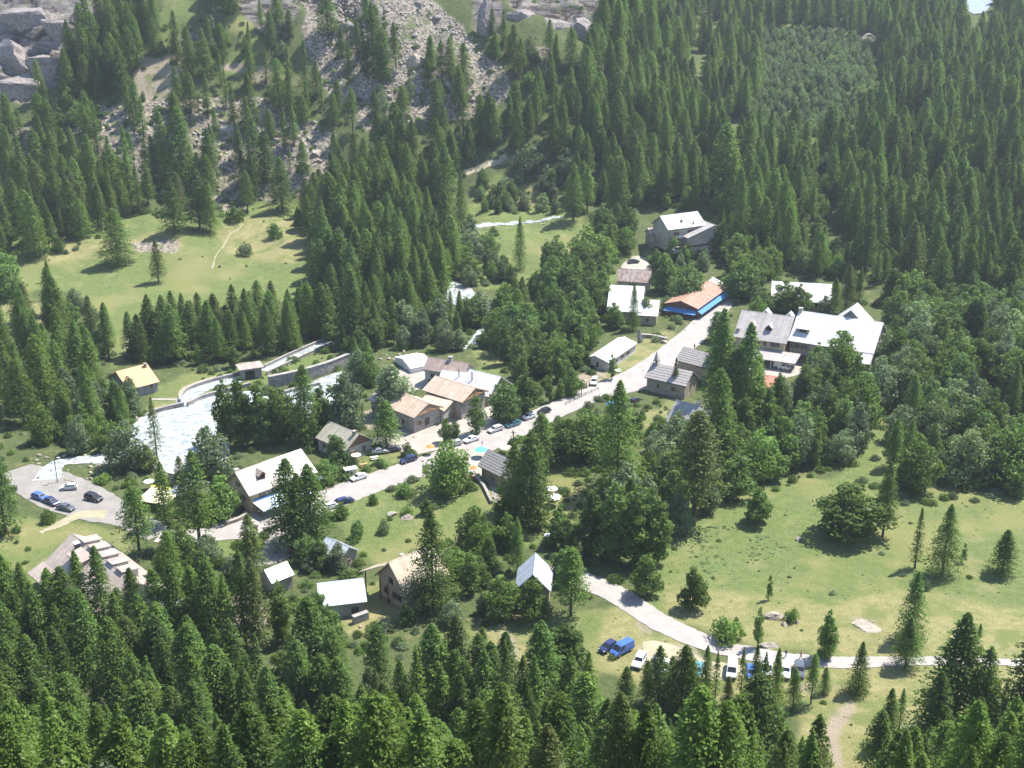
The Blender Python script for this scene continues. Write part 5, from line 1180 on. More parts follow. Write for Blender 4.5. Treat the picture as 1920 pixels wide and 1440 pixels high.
def tree(kind, px, py, hpx, label=None, wf=1.0):
    b = ground(px, py); hm = top_height(b, py - hpx); TREES.append([kind, b, hm, px, py, label, wf])
# hand-placed larches: (x, base y, height, label)
HERO = [
 (1562, 598, 78, 'larch', 'larch at the right end of the white roof behind the hotel', 1.0), (1585, 590, 95, 'larch', 'taller larch right of the white roof behind the hotel', 1.0),
 (1172, 1345, 95, 'larch', 'small larch just below the blue van', .9), (1212, 1318, 80, 'larch', 'small larch in front of the white car by the blue van', .8), (1258, 1312, 82, 'larch', 'small larch hiding the white hatchback right of the blue van', .9), (1292, 1322, 88, 'larch', 'bushy larch left of the dark teal car', .9), (1362, 1345, 78, 'larch', 'small larch just below the lone white van', .8), (1428, 1335, 112, 'sparse', 'thin larch between the two white vans', .9), (1486, 1330, 78, 'larch', 'small larch below the dark grey off-roader', .9),
 (303, 1232, 165, 'larch', 'tall bare-trunked larch in front of the blue tarp awning', .85), (338, 1238, 185, 'larch', 'tallest bare-trunked larch in front of the pavilion', .9), (372, 1222, 160, 'larch', 'larch at the right end of the pavilion roof', .9), (402, 1236, 185, 'larch', 'tall larch right of the pavilion', .9), (432, 1240, 165, 'sparse', 'thin larch between the tall ones right of the pavilion', .9), (462, 1220, 190, 'larch', 'tall larch left of the white shed by the side road', .85), (484, 1232, 185, 'larch', 'tall larch just left of the white shed, the nearer one', .85),
 (258, 1200, 135, 'larch', 'larch at the left end of the pavilion', .85), (160, 1190, 158, 'larch', 'larch whose top stands before the guest house dormer, left one', .85), (198, 1188, 165, 'larch', 'larch whose top stands before the guest house roof, right one', .85), (228, 1240, 130, 'larch', 'larch between the guest house and the pavilion', .9), (58, 1205, 150, 'larch', 'larch left of the guest house wall', .9), (120, 1262, 130, 'larch', 'larch below the guest house porch', .9), (25, 1190, 150, 'larch', 'tall larch at the left edge beside the lawn', 1.0), (530, 1205, 120, 'aspen', 'bright leafy tree below the white shed', .9), (620, 1240, 110, 'broad', 'leafy tree in front of the blue-white shed', .8), (600, 1200, 95, 'broad', 'bright round tree left of the blue-white shed', .7),
 (1156, 925, 212, 'spread', 'wide spreading dark larch standing alone in front of the upper road', .95),
 (1300, 985, 215, 'larch', 'tall dark larch at the front of the wood right of the spreading larch', 1.25), (1395, 800, 195, 'larch', 'very tall dark larch left of the hotel yard, right one of the pair', 1.0), (1345, 790, 210, 'larch', 'very tall larch beside the chapel, left one of the pair', 1.0),
 (1340, 880, 190, 'larch', 'tall larch below the grey-roofed house', 1.0), (1265, 740, 70, 'spread', 'short dark spruce leaning on the chapel wall', .55), (1187, 620, 90, 'spread', 'dark spruce standing in front of the big white metal roof', .6),
 (975, 505, 100, 'spread', 'dark larch alone on the grass near the torrent bend', .55), (545, 1025, 165, 'larch', 'tall larch left one of the twin larches below the awning house', 1.1), (585, 1020, 150, 'larch', 'tall larch right one of the twin larches by the road', 1.15), (565, 1028, 140, 'larch', 'larch between the twin larches by the road', .9),
 (375, 1020, 175, 'larch', 'tall larch with bare trunk left of the awning house', 1.15), (262, 1040, 130, 'larch', 'dark larch on the lawn edge right of the guest house', 1.3), (295, 862, 118, 'sparse', 'thin larch silhouetted against the white river basin', .9), (312, 985, 120, 'larch', 'larch in front of the yellow canopy', 1.0), (345, 960, 105, 'larch', 'larch beside the narrow pale blue roof', 1.0),
 (812, 1145, 190, 'spread', 'big spreading larch in front of the tan chalet', .9), (725, 838, 88, 'larch', 'larch in front of the left stone house wall', 1.3), (575, 830, 145, 'larch', 'larch standing between the river and the cottage', 1.0),
 (965, 960, 130, 'larch', 'tall larch in front of the plank-roofed barn, left one', 1.2), (995, 980, 170, 'larch', 'tall larch over the plank-roofed barn, right one', 1.2), (1015, 880, 105, 'larch', 'larch behind the plank-roofed barn', 1.3), (970, 1075, 105, 'larch', 'slim larch left of the blue-white gabled roof', .8),
 (1070, 1155, 130, 'larch', 'reddish-green larch right of the blue-white gabled roof', 1.3), (1715, 1065, 115, 'sparse', 'slender sparse larch alone on the right meadow', .85), (1766, 1080, 135, 'spread', 'full conical larch alone on the right meadow', .85), (1879, 1075, 82, 'larch', 'small conical larch near the right edge of the meadow', 1.45), (1706, 1200, 128, 'spread', 'broad larch just above the road in the right meadow', .92), (1697, 1252, 95, 'larch', 'larch overlapping the road in front of the broad one', 1.1),
 (1608, 1298, 95, 'spread', 'small full larch on the dry grass below the road', .85), (1655, 1005, 140, 'larch', 'slim larch with bare trunk at the round bush on the meadow', .9), (1548, 1235, 96, 'aspen', 'airy two-stemmed tree beside the road in the dry meadow', .9), (1420, 1215, 80, 'thin', 'thin pale sapling above the road bend', .7), (1441, 1125, 50, 'thin', 'tiny thin sapling in the open meadow', .5),
 (1388, 1310, 95, 'sparse', 'thin larch in front of the blue hatchback', .65), (1412, 1320, 110, 'larch', 'small larch in front of the lower row of cars', .65), (1450, 1345, 130, 'larch', 'taller larch rising before the white vans', .65), (1520, 1320, 95, 'larch', 'larch right of the lower row of cars', .75), (1545, 1300, 50, 'larch', 'short larch right of the lower row of cars', .9),
 (1340, 1320, 100, 'sparse', 'thin larch left of the white van', .65), (1320, 1330, 120, 'larch', 'larch in front of the dark teal car', .65), (1233, 1330, 120, 'larch', 'larch in front of the grey car by the blue van', 1.0), (1280, 1340, 130, 'larch', 'leafy larch below the parking ground', 1.1),
 (1405, 1500, 235, 'larch', 'tall bright larch rising at the bottom edge, right of centre', 1.2), (1640, 1460, 130, 'larch', 'larch at the bottom edge beside the dirt track', 1.1), (1780, 1380, 230, 'larch', 'tall twin-topped larch above the lower right forest', 1.2), (1740, 1440, 180, 'larch', 'dark larch left of the tall twin-topped one', 1.1), (1910, 1420, 250, 'larch', 'tall dark larch at the right edge of the lower forest', 1.2), (1660, 1400, 110, 'larch', 'slim larch right of the dirt track', .9), (1685, 1370, 80, 'sparse', 'thin larch on the dry grass above the lower right forest', .9), (1850, 1370, 100, 'larch', 'slim larch right of the tall twin-topped one', .9), (1875, 1360, 90, 'sparse', 'thin larch near the right end of the road', .9), (1835, 1200, 32, 'larch', 'tiny larch seedling in the dry meadow at the right', 1.0),
 # left meadow
 (222, 495, 105, 'larch', 'lone larch on the left meadow', 1.35), (298, 530, 80, 'larch', 'larch standing on the green part of the left meadow', 1.1), (100, 590, 105, 'sparse', 'slim larch at the left edge of the meadow', 1.2), (530, 395, 100, 'larch', 'larch at the meadow top near the boulder field', 1.1), (465, 400, 80, 'larch', 'short larch at the meadow top left of the last boulders', 1.0), (328, 440, 105, 'larch', 'larch at the upper meadow edge, left of two', 1.1), (375, 430, 120, 'larch', 'larch at the upper meadow edge, right of two', 1.1), (395, 436, 100, 'larch', 'slim larch beside the pair at the upper meadow edge', .9), (8, 560, 100, 'broad', 'leafy tree at the left edge beside the meadow', 1.2),
 # scree trees
 (575, 193, 120, 'sparse', 'tall sparse larch alone in the scree', .9), (615, 75, 105, 'larch', 'large larch at the head of the scree', 1.5), (700, 135, 130, 'larch', 'tall larch in the middle of the scree', 1.0), (718, 170, 120, 'larch', 'larch beside the tall one in the scree', 1.0), (808, 145, 80, 'larch', 'larch right of the huge pale boulder', 1.0), (828, 160, 85, 'larch', 'slim larch at the dark-sided boulder', .9), (870, 165, 85, 'larch', 'larch at the right foot of the scree', 1.0), (470, 125, 85, 'spread', 'larch on the green shoulder near the big cliff block', .55), (385, 150, 95, 'larch', 'larch on the pale dirt slope', 1.1), (355, 140, 90, 'larch', 'larch left of the one on the pale dirt slope', 1.0), (290, 105, 70, 'larch', 'larch above the pale dirt slope', 1.0),
 (425, 205, 80, 'sparse', 'thin larch amid the upper boulders', .9), (470, 245, 110, 'larch', 'dark larch in the middle of the boulder field', 1.0), (525, 210, 100, 'larch', 'larch at the right of the boulder field', 1.0), (545, 225, 100, 'larch', 'slim larch at the right of the boulder field', .8), (270, 260, 80, 'sparse', 'thin larch at the left boulder field edge', 1.0), (310, 340, 130, 'larch', 'tall larch in the lower boulder field', 1.0), (345, 350, 150, 'larch', 'tall larch over the cleft boulder', 1.0), (395, 350, 110, 'larch', 'larch right of the cleft boulder', 1.0), (480, 350, 130, 'larch', 'tall larch low in the boulder field', 1.0), (500, 345, 100, 'larch', 'larch next to the tall one low in the boulder field', 1.0), (245, 385, 150, 'sparse', 'tall sparse larch left of the boulder field', 1.1),
 (215, 385, 130, 'sparse', 'sparse larch with visible trunk left of the boulder field', 1.1), (1156, 440, 60, 'larch', 'larch left of the upper chalet', 1.2), (1385, 470, 140, 'spread', 'large dark larch right of the upper chalet', .6), (1430, 480, 110, 'larch', 'larch behind the large dark one right of the upper chalet', 1.1), (1355, 380, 150, 'larch', 'tall dark larch above the upper chalet', 1.3), (865, 440, 120, 'spread', 'dark larch by the torrent above the rapids', .55), (1075, 415, 110, 'larch', 'tall larch at the grass edge left of the upper chalet', 1.1),
]
for (x, y, hp, k, lb, wf) in HERO: tree(k, x, y, hp, lb, wf)
BROAD = [(1470, 585, 62, 'broad', 'leafy tree covering the left part of the white roof behind the hotel', 1.6), (1545, 592, 40, 'willow', 'silvery tree under the right corner of the roof behind the hotel', 1.5), (1425, 590, 55, 'broad', 'leafy tree behind the left wing of the hotel', 1.6), (1660, 690, 75, 'pale', 'pale leafy tree at the right gable of the hotel', 1.3), (1530, 700, 60, 'broad', 'leafy tree in front of the middle of the hotel', 1.4), (720, 1000, 30, 'pale', 'pale shrub in the field above the tan chalet', 1.2), (670, 1010, 34, 'broad', 'shrub in the field left of the tan chalet', 1.2), (800, 965, 34, 'broad', 'shrub at the right side of the green field', 1.3), (1210, 600, 45, 'broad', 'leafy tree right of the dark spruce by the metal roofs', 1.3), (1150, 615, 50, 'broad', 'leafy tree left of the dark spruce by the metal roofs', 1.4), (1590, 1005, 100, 'broad', 'large round dark bush-like tree on the meadow edge', 1.9), (1420, 980, 70, 'broad', 'bright leafy tree in the meadow corner', 1.5), (1298, 1140, 80, 'broad', 'round tree just above the road bend', 1.2), (1212, 1118, 85, 'broad', 'leafy tree casting its shadow on the lower road', 1.2), (1360, 1200, 45, 'bush', 'low round bush beside the road bend', 1.0), (1062, 1262, 95, 'broad', 'round tree left of the bright blue van', 1.7), (940, 1160, 85, 'broad', 'forked tree below the blue-white gabled roof, left', 1.3), (1000, 1165, 85, 'broad', 'round tree in front of the blue-white gabled roof', 1.3),
 (840, 925, 105, 'broad', 'round leafy tree on the road edge left of the plank-roofed barn', 1.3), (893, 815, 78, 'thin', 'small street tree in front of the right stone house', 1.6), (838, 830, 50, 'broad', 'small tree in the gravel yard', 1.0), (855, 828, 45, 'thin', 'thin young tree in the gravel yard', 1.2), (1147, 712, 50, 'thin', 'young tree beside the white long shelter', 1.2), (945, 790, 80, 'broad', 'leafy tree behind the roadside row of cars, left', 1.4), (985, 775, 80, 'broad', 'leafy tree behind the roadside row of cars, right', 1.4), (1070, 740, 55, 'broad', 'bright small tree by the hedge of the upper road', 1.2), (1030, 755, 45, 'thin', 'thin tree along the upper road hedge', 1.3), (1050, 748, 42, 'thin', 'second thin tree along the upper road hedge', 1.2),
 (1100, 860, 95, 'broad', 'dark round tree left of the spreading larch', 1.7), (1060, 870, 90, 'broad', 'dark leafy tree right of the barn larches', 1.5), (395, 905, 110, 'willow', 'silvery willow in front of the river basin', 1.4), (425, 830, 120, 'aspen', 'tall slender tree in front of the river, first from left', 1.2), (455, 838, 135, 'aspen', 'tall slender tree in front of the river, second from left', 1.2), (490, 835, 125, 'aspen', 'tall slender tree in front of the river, third from left', 1.2), (520, 830, 110, 'aspen', 'tall slender tree in front of the river, fourth from left', 1.2), (240, 880, 95, 'willow', 'olive-green tree left of the river basin', 1.3), (630, 870, 60, 'broad', 'round tree covering the left end of the brown-gabled cottage', 1.3),
 (610, 905, 45, 'broad', 'small round tree left of the white phone booth', 1.5), (1575, 700, 85, 'broad', 'olive tree in front of the hotel right wing', 1.5), (1495, 590, 60, 'broad', 'round tree behind the hotel chimney', 1.6), (1610, 800, 110, 'broad', None, 1.2), (1290, 570, 80, 'broad', 'leafy tree below the upper chalet', 1.3), (1245, 545, 75, 'broad', 'bright tree between the upper chalet and the shop', 1.3), (1230, 510, 45, 'broad', 'small bright tree below the upper chalet terrace', 1.5), (1262, 490, 50, 'broad', 'bright tree in front of the upper chalet wall', 1.3), (1100, 500, 80, 'broad', 'large leafy tree left of the upper chalet yard', 1.8), (1418, 612, 60, 'broad', None, 1.1), (1343, 640, 60, 'willow', 'pale leafy tree right of the upper road', 1.4), (1390, 560, 80, 'broad', 'olive leafy tree above the hotel left end', 1.5), (1065, 330, 55, 'willow', 'silvery willow on the slope above the torrent bend', 1.5), (990, 325, 60, 'willow', 'pale willow beside the slope track', 1.6), (1010, 300, 40, 'willow', None, 1.4),
 (1190, 1060, 150, 'aspen', 'tall blue-green aspen right of the spreading wood', 1.4), (1150, 1050, 150, 'aspen', 'tall blue-green aspen left of its neighbour', 1.4), (1110, 1040, 130, 'aspen', 'blue-green aspen at the left of the aspen clump', 1.4), (1230, 1060, 130, 'aspen', 'aspen at the right of the clump above the lower road', 1.4), (1270, 1000, 80, 'willow', 'silvery small tree under the tall dark larch', 1.2), (650, 820, 130, 'willow', 'pale tree left of the stone houses', 1.2), (735, 780, 100, 'willow', 'grey-green tree behind the left stone house', 1.6), (1485, 1165, 28, 'bush', 'small bush between the grey boulders in the dry meadow', .7),
 (460, 480, 28, 'greybush', 'small bush beside the meadow footpath', .8), (515, 445, 30, 'bush', 'small dark bush on the upper meadow', .8), (440, 415, 32, 'bush', 'bright bush at the meadow top', .9), (560, 430, 45, 'broad', 'bright small tree at the right meadow top', 1.0), (440, 690, 45, 'broad', 'bright small tree behind the canal gatehouse', 1.2), (90, 980, 28, 'bush', 'small dark bush on the lawn by the parking road', .8), (760, 930, 28, 'bush', 'bush at the field edge below the road', 1.0), (640, 970, 30, 'bush', 'bush at the road edge right of the navy estate', .9), (700, 945, 22, 'bush', 'small bush on the verge opposite the booth', .7), (1680, 620, 80, 'broad', None, 1.4), (1735, 1105, 20, 'greybush', 'grey low bush right of the full conical larch', .8), (1805, 1055, 40, 'thin', 'half-bare shrub right of the full conical larch', .8), (1380, 1175, 20, 'bush', None, .6)]
for (x, y, hp, k, lb, wf) in BROAD: tree(k, x, y, hp, lb, wf * (.95 if x == 1590 else .8))
# areas of wood, filled by scattering (positions of the tree feet)
NO = [[(985, 428), (1095, 422), (1062, 492), (992, 508)], [(905, 450), (960, 448), (960, 475), (920, 480)], [(1795, -60), (1870, -60), (1862, 78), (1805, 78)], [(625, 935), (700, 915), (800, 905), (930, 960), (900, 1000), (860, 1050), (700, 1035), (640, 1000)], [(890, -60), (1150, -60), (1115, 60), (1100, 125), (1020, 105), (940, 75)], [(0, -60), (150, -60), (160, 60), (100, 150), (0, 200), (-60, 200), (-60, -60)], [(1190, 395), (1345, 395), (1345, 475), (1190, 475)], [(1440, 525), (1562, 525), (1562, 585), (1440, 585)], [(1375, 580), (1670, 580), (1680, 700), (1400, 740), (1375, 660)], [(1255, 745), (1340, 745), (1335, 830), (1255, 820)], [(1270, 510), (1360, 510), (1360, 605), (1270, 605)],
      [(1135, 500), (1245, 500), (1245, 610), (1135, 610)], [(690, 1000), (860, 1000), (850, 1140), (700, 1140)], [(585, 1080), (700, 1080), (700, 1185), (590, 1185)], [(965, 1030), (1045, 1030), (1045, 1150), (965, 1150)], [(60, 990), (290, 990), (290, 1160), (60, 1160)], [(240, 1115), (360, 1115), (360, 1205), (240, 1205)], [(485, 1045), (570, 1045), (570, 1110), (485, 1110)],
      [(600, 1000), (660, 1000), (660, 1050), (600, 1050)], [(210, 680), (295, 680), (295, 765), (210, 765)], [(440, 665), (500, 665), (500, 720), (440, 720)], [(315, 845), (410, 845), (410, 945), (315, 945)], [(270, 900), (330, 900), (330, 960), (270, 960)], [(430, 835), (610, 835), (610, 985), (430, 985)], [(1120, 600), (1350, 600), (1330, 760), (1110, 740)], [(690, 660), (945, 660), (945, 820), (690, 820)], [(885, 835), (1050, 835), (1050, 960), (885, 960)]]
WOODS = [
 ([(600, 60), (700, 10), (760, 60), (740, 140), (640, 170)], 10, .45, ('larch', 'sparse'), 12, 20, 'larches inside the upper scree'),
 ([(380, 640), (960, 560), (1180, 520), (1360, 560), (1340, 900), (1150, 1130), (850, 1160), (560, 1110), (380, 1010)], 7.2, .45, ('broad', 'pale', 'willow', 'bush', 'bush'), 2.8, 6.2, 'small leafy trees scattered through the village'),
 ([(395, 775), (640, 740), (660, 800), (420, 855)], 6.5, .55, ('aspen', 'aspen', 'broad'), 9, 14, 'slender leafy trees on the river bank'),
 ([(120, 740), (285, 770), (285, 860), (120, 850)], 5.5, .7, ('broad', 'willow', 'aspen'), 7, 12, 'leafy trees left of the river basin'),
 ([(240, 985), (400, 1010), (520, 1050), (480, 1110), (300, 1110), (240, 1040)], 6.5, .42, ('broad', 'willow', 'broad', 'larch'), 5, 10, 'trees below the parking road bend'),
 ([(1290, 60), (1420, 50), (1430, 160), (1400, 230), (1310, 220), (1330, 120)], 7.0, .85, ('larch', 'larch', 'broad'), 15, 23, 'larches left of the upper clearing'),
 ([(1180, 320), (1390, 320), (1370, 400), (1190, 398)], 6.2, .9, ('larch', 'broad', 'broad'), 12, 20, 'trees above the upper chalet'),
 ([(1120, 430), (1195, 440), (1200, 470), (1165, 500), (1130, 530)], 6, .9, ('broad', 'larch'), 8, 14, 'trees left of the upper chalet'),
 ([(1200, 490), (1330, 480), (1350, 505), (1290, 520), (1268, 548), (1248, 560), (1246, 520)], 5.2, .85, ('broad', 'broad', 'willow'), 5, 8.5, 'leafy trees below the upper chalet'),
 ([(1345, 400), (1440, 430), (1450, 520), (1380, 575), (1362, 540), (1350, 480)], 5.8, .85, ('broad', 'broad', 'larch'), 8, 13, 'leafy trees right of the upper chalet'),
 ([(1180, 600), (1290, 592), (1262, 625), (1190, 628)], 4.5, .8, ('broad', 'bush', 'bush'), 3, 5.5, 'low trees along the road below the shop'),
 ([(1380, 690), (1425, 740), (1420, 830), (1350, 860), (1340, 760)], 6.0, .6, ('broad', 'larch'), 9, 16, 'trees below the hotel yard corner'),
 ([(660, 705), (760, 695), (860, 650), (900, 640), (880, 665), (790, 668), (740, 715), (680, 730)], 5.2, .9, ('broad', 'willow', 'broad'), 6, 10, 'leafy trees behind the brown-roofed house'),
 ([(1655, 560), (1960, 560), (1960, 640), (1680, 640)], 7, .9, ('broad', 'broad', 'larch'), 9, 15, 'leafy trees at the forest foot right of the hotel'),
 ([(285, 50), (440, 30), (560, 60), (560, 140), (430, 130), (300, 130)], 7.5, .6, ('larch', 'larch', 'broad', 'willow'), 12, 20, 'trees of the green shoulder above the boulder field'),
 ([(870, 60), (960, 60), (980, 130), (900, 110)], 6.5, .7, ('larch', 'broad'), 10, 18, 'trees below the rock knob'),
 ([(180, 190), (560, 130), (640, 240), (560, 370), (380, 420), (230, 400)], 6.5, .25, ('willow', 'bush', 'bush'), 3, 6, 'bushes among the tumbled boulders'),
 ([(60, 180), (160, 190), (220, 260), (60, 280)], 6.5, .7, ('larch', 'larch', 'broad'), 14, 20, 'larches below the top left cliff'),
 # polygon, spacing, probability, kinds, hmin, hmax (m), group
 ([(-80, 1215), (60, 1200), (160, 1235), (300, 1270), (460, 1290), (620, 1300), (800, 1315), (880, 1290), (960, 1300), (1040, 1330), (1130, 1385), (1300, 1445), (1440, 1480), (1510, 1530), (1550, 1620), (1560, 1900), (-200, 1900)], 4.7, .9, ('larch',) * 12 + ('sparse', 'sparse', 'broad', 'willow'), 12, 20, 'larches of the dense foreground forest'),
 ([(1600, 1620), (1680, 1460), (1740, 1400), (1960, 1390), (2050, 1900), (1580, 1900)], 4.9, .88, ('larch',) * 9 + ('sparse',), 10, 20, 'larches of the lower right forest'),
 ([(-80, 1120), (40, 1150), (130, 1160), (240, 1180), (240, 1240), (-80, 1230)], 7, .5, ('larch', 'broad'), 10, 14, 'trees below the guest house lawn'),
 ([(290, 1060), (480, 1060), (500, 1110), (590, 1115), (600, 1230), (360, 1260), (250, 1220), (370, 1190), (375, 1110)], 8.0, .30, ('larch', 'larch', 'broad'), 11, 17, 'larches around the blue-grey pavilion'),
 ([(0, 230), (60, 250), (180, 280), (230, 320), (260, 395), (150, 470), (0, 500), (-60, 480), (-60, 220)], 6.6, .9, ('larch',) * 6 + ('sparse', 'broad'), 12, 25, 'larches of the upper left forest'),
 ([(150, 95), (260, 20), (310, 60), (260, 150), (240, 190), (130, 190), (110, 150)], 6.2, .95, ('larch',), 17, 25, 'larches of the clump below the top left cliff'),
 ([(370, -60), (470, -60), (440, 30), (370, 20)], 7, .8, ('larch',), 16, 22, 'larches at the top left skyline'), ([(180, 190), (560, 130), (640, 240), (560, 370), (380, 420), (230, 400)], 8.0, .62, ('larch', 'larch', 'sparse'), 11, 22, 'larches scattered in the boulder field'),
 ([(600, 60), (880, 130), (960, 260), (880, 300), (700, 300), (620, 230)], 7.6, .6, ('larch', 'larch', 'sparse', 'willow'), 11, 22, 'larches scattered at the foot of the scree'),
 ([(600, 340), (700, 290), (880, 290), (960, 240), (1000, 300), (900, 320), (850, 350), (860, 390), (780, 400), (770, 375), (700, 390)], 6.5, .9, ('larch',), 16, 24, 'larches between the scree and the track'),
 ([(570, 400), (640, 370), (740, 400), (840, 440), (860, 520), (830, 560), (800, 600), (740, 640), (720, 690), (660, 680), (630, 600), (580, 520)], 5.8, .94, ('larch',) * 12 + ('broad',), 13, 25, 'larches of the dark central wood'),
 ([(245, 655), (330, 630), (470, 620), (620, 590), (640, 640), (560, 655), (500, 670), (440, 680), (330, 690), (290, 690), (245, 690)], 5.6, .95, ('larch',) * 5 + ('broad',), 12, 19, 'larches of the row between meadow and canal'),
 ([(60, 590), (160, 580), (215, 640), (210, 740), (190, 810), (100, 820), (-40, 800), (-40, 700)], 7.0, .75, ('larch', 'larch', 'larch', 'broad', 'willow'), 13, 22, 'trees of the wood left of the orange-roofed hut'),
 ([(-60, 830), (50, 850), (60, 930), (40, 1010), (-60, 1010)], 8.0, .75, ('larch',), 14, 21, 'larches at the left edge by the parking road'),
 ([(60, 800), (220, 790), (260, 800), (260, 850), (180, 850), (60, 850)], 6.5, .75, ('willow', 'broad', 'larch'), 7, 12, 'leafy trees above the left river arm'),
 ([(200, 880), (280, 880), (290, 960), (240, 965), (200, 945), (180, 920)], 5, .85, ('broad', 'bush', 'broad'), 5, 8, 'leafy trees right of the left parking road'),
 ([(400, 870), (440, 840), (600, 790), (680, 800), (600, 850), (440, 890)], 5.5, .7, ('broad', 'willow', 'bush'), 5, 9, 'leafy trees between the river and the awning house'),
 ([(250, 970), (450, 950), (440, 990), (320, 1000), (260, 1050), (370, 1060), (480, 1020), (500, 1060), (300, 1080)], 7, .6, ('broad', 'larch', 'bush'), 6, 12, 'trees below the awning house'),
 ([(640, 640), (780, 620), (900, 560), (940, 620), (880, 680), (790, 670), (700, 720), (640, 740)], 6.0, .75, ('broad', 'willow', 'broad', 'larch'), 8, 13, 'leafy trees along the hidden torrent'),
 ([(1070, 500), (1130, 450), (1140, 600), (1120, 660), (1060, 720), (960, 730), (930, 640), (950, 560), (1000, 525)], 6.2, .85, ('broad', 'broad', 'larch', 'aspen'), 9, 17, 'leafy trees between the torrent and the upper road'),
 ([(860, 450), (940, 440), (950, 530), (880, 540)], 5.5, .8, ('broad', 'willow'), 7, 11, 'leafy trees above the rapids'),
 ([(900, 340), (1060, 330), (1090, 400), (900, 405)], 6.0, .7, ('willow', 'pale', 'broad'), 6, 10, 'leafy trees around the torrent bend'),
 ([(900, 440), (940, 430), (930, 450)], 4, .8, ('bush',), 2, 4, 'bushes at the bend grass'),
 ([(1000, 0), (1290, -60), (1300, 60), (1280, 160), (1320, 240), (1300, 380), (1200, 400), (1080, 400), (1060, 330), (960, 250), (960, 140)], 6.2, .88, ('larch',) * 9 + ('willow', 'broad', 'broad'), 12, 25, 'larches of the wood above the torrent bend'),
 ([(1290, -70), (2050, -90), (2050, 80), (1700, 80), (1560, 60), (1420, 60), (1310, 30)], 6.6, .88, ('larch',) * 8 + ('willow', 'broad'), 11, 24, 'larches of the far top forest'),
 ([(1385, 80), (1480, 60), (1630, 80), (1645, 200), (1560, 260), (1420, 260), (1385, 200)], 4.9, .9, ('pale', 'pale', 'willow'), 5, 8.5, 'pale leafy trees of the clearing in the upper forest'),
 ([(1640, 80), (2050, 60), (2050, 620), (1640, 560), (1560, 400), (1540, 300), (1580, 270), (1640, 215)], 6.4, .88, ('larch',) * 10 + ('willow', 'broad', 'broad', 'sparse'), 12, 27, 'larches of the great forest on the right slope'),
 ([(1310, 250), (1400, 290), (1510, 285), (1510, 400), (1480, 520), (1350, 400)], 7.0, .93, ('larch',) * 8 + ('broad',), 17, 26, 'larches above the hotel'),
 ([(1540, 260), (1560, 460), (1640, 600), (1500, 540), (1500, 380)], 7.0, .7, ('larch', 'broad', 'pale', 'broad'), 9, 18, 'mixed trees of the forest gap above the hotel'),
 ([(1345, 470), (1580, 450), (1600, 560), (1440, 520), (1380, 560)], 7.0, .7, ('broad', 'broad', 'larch'), 8, 14, 'leafy trees behind the hotel'),
 ([(1670, 600), (2000, 600), (2000, 900), (1700, 930), (1660, 860), (1640, 760), (1670, 700)], 7.2, .85, ('broad', 'pale', 'willow', 'larch', 'broad', 'willow', 'broad'), 9, 17, 'leafy trees of the mixed wood at the right'),
 ([(1480, 740), (1600, 720), (1660, 700), (1640, 820), (1600, 880), (1500, 900), (1440, 940), (1340, 940), (1330, 860), (1420, 800)], 6.4, .9, ('broad', 'broad', 'willow', 'aspen'), 9, 15, 'leafy trees below the hotel'),
 ([(1150, 920), (1240, 860), (1330, 880), (1330, 960), (1260, 990), (1160, 990)], 6.2, .85, ('broad', 'larch', 'willow'), 9, 15, 'trees around the spreading larch'),
 ([(850, 1000), (960, 990), (1080, 1000), (1100, 1090), (960, 1120), (850, 1120)], 6.0, .85, ('broad', 'broad', 'aspen'), 7, 12, 'leafy trees right of the tan chalet'),
 ([(620, 1020), (700, 1060), (720, 1080), (690, 1085), (570, 1085), (560, 1060)], 5.5, .85, ('broad', 'willow'), 5, 8, 'leafy trees left of the tan chalet'),
 ([(640, 1190), (760, 1160), (900, 1170), (830, 1200), (700, 1230), (560, 1250)], 6.0, .65, ('broad', 'bush', 'willow'), 3, 7, 'bushes below the tan chalet'),
 ([(770, 880), (880, 880), (900, 920), (780, 915)], 4.5, .7, ('bush', 'broad'), 2, 4, 'bushes on the road verge left of the barn'),
 ([(690, 830), (760, 845), (800, 860), (740, 862)], 4.5, .7, ('bush', 'broad'), 2, 4.5, 'bushes before the gravel yard'),
 ([(1180, 800), (1300, 810), (1310, 860), (1200, 860)], 6, .8, ('broad', 'willow'), 6, 10, 'leafy trees below the chapel'),
 ([(1330, 700), (1420, 720), (1440, 800), (1340, 850)], 8, .7, ('larch', 'broad'), 12, 22, 'trees between chapel and hotel yard'),
 ([(1680, 880), (1960, 900), (1960, 940), (1700, 945)], 6, .7, ('bush', 'broad', 'willow'), 3, 8, 'bushes at the top of the right meadow'),
 ([(1040, 870), (1130, 850), (1160, 940), (1120, 1000), (1050, 980)], 8.5, .4, ('bush',), 2, 3, 'bushes on the grass right of the barn'),
]
def on_sheets(P):
    x, y = P[:, 0], P[:, 1]; m = np.zeros(len(P), bool)
    for q in SHEETS:
        a = np.array(q); k = (x > a[:, 0].min()) & (x < a[:, 0].max()) & (y > a[:, 1].min()) & (y < a[:, 1].max())
        if k.any(): m[k] |= inpoly(x[k], y[k], q)
    return m
def on_no(P):
    px, py, _ = project(P[:, 0], P[:, 1], height(P[:, 0], P[:, 1])); m = np.zeros(len(P), bool)
    for q in NO: m |= inpoly(px, py, q)
    return m
HB = np.array([(t_[1].x, t_[1].y) for t_ in TREES])
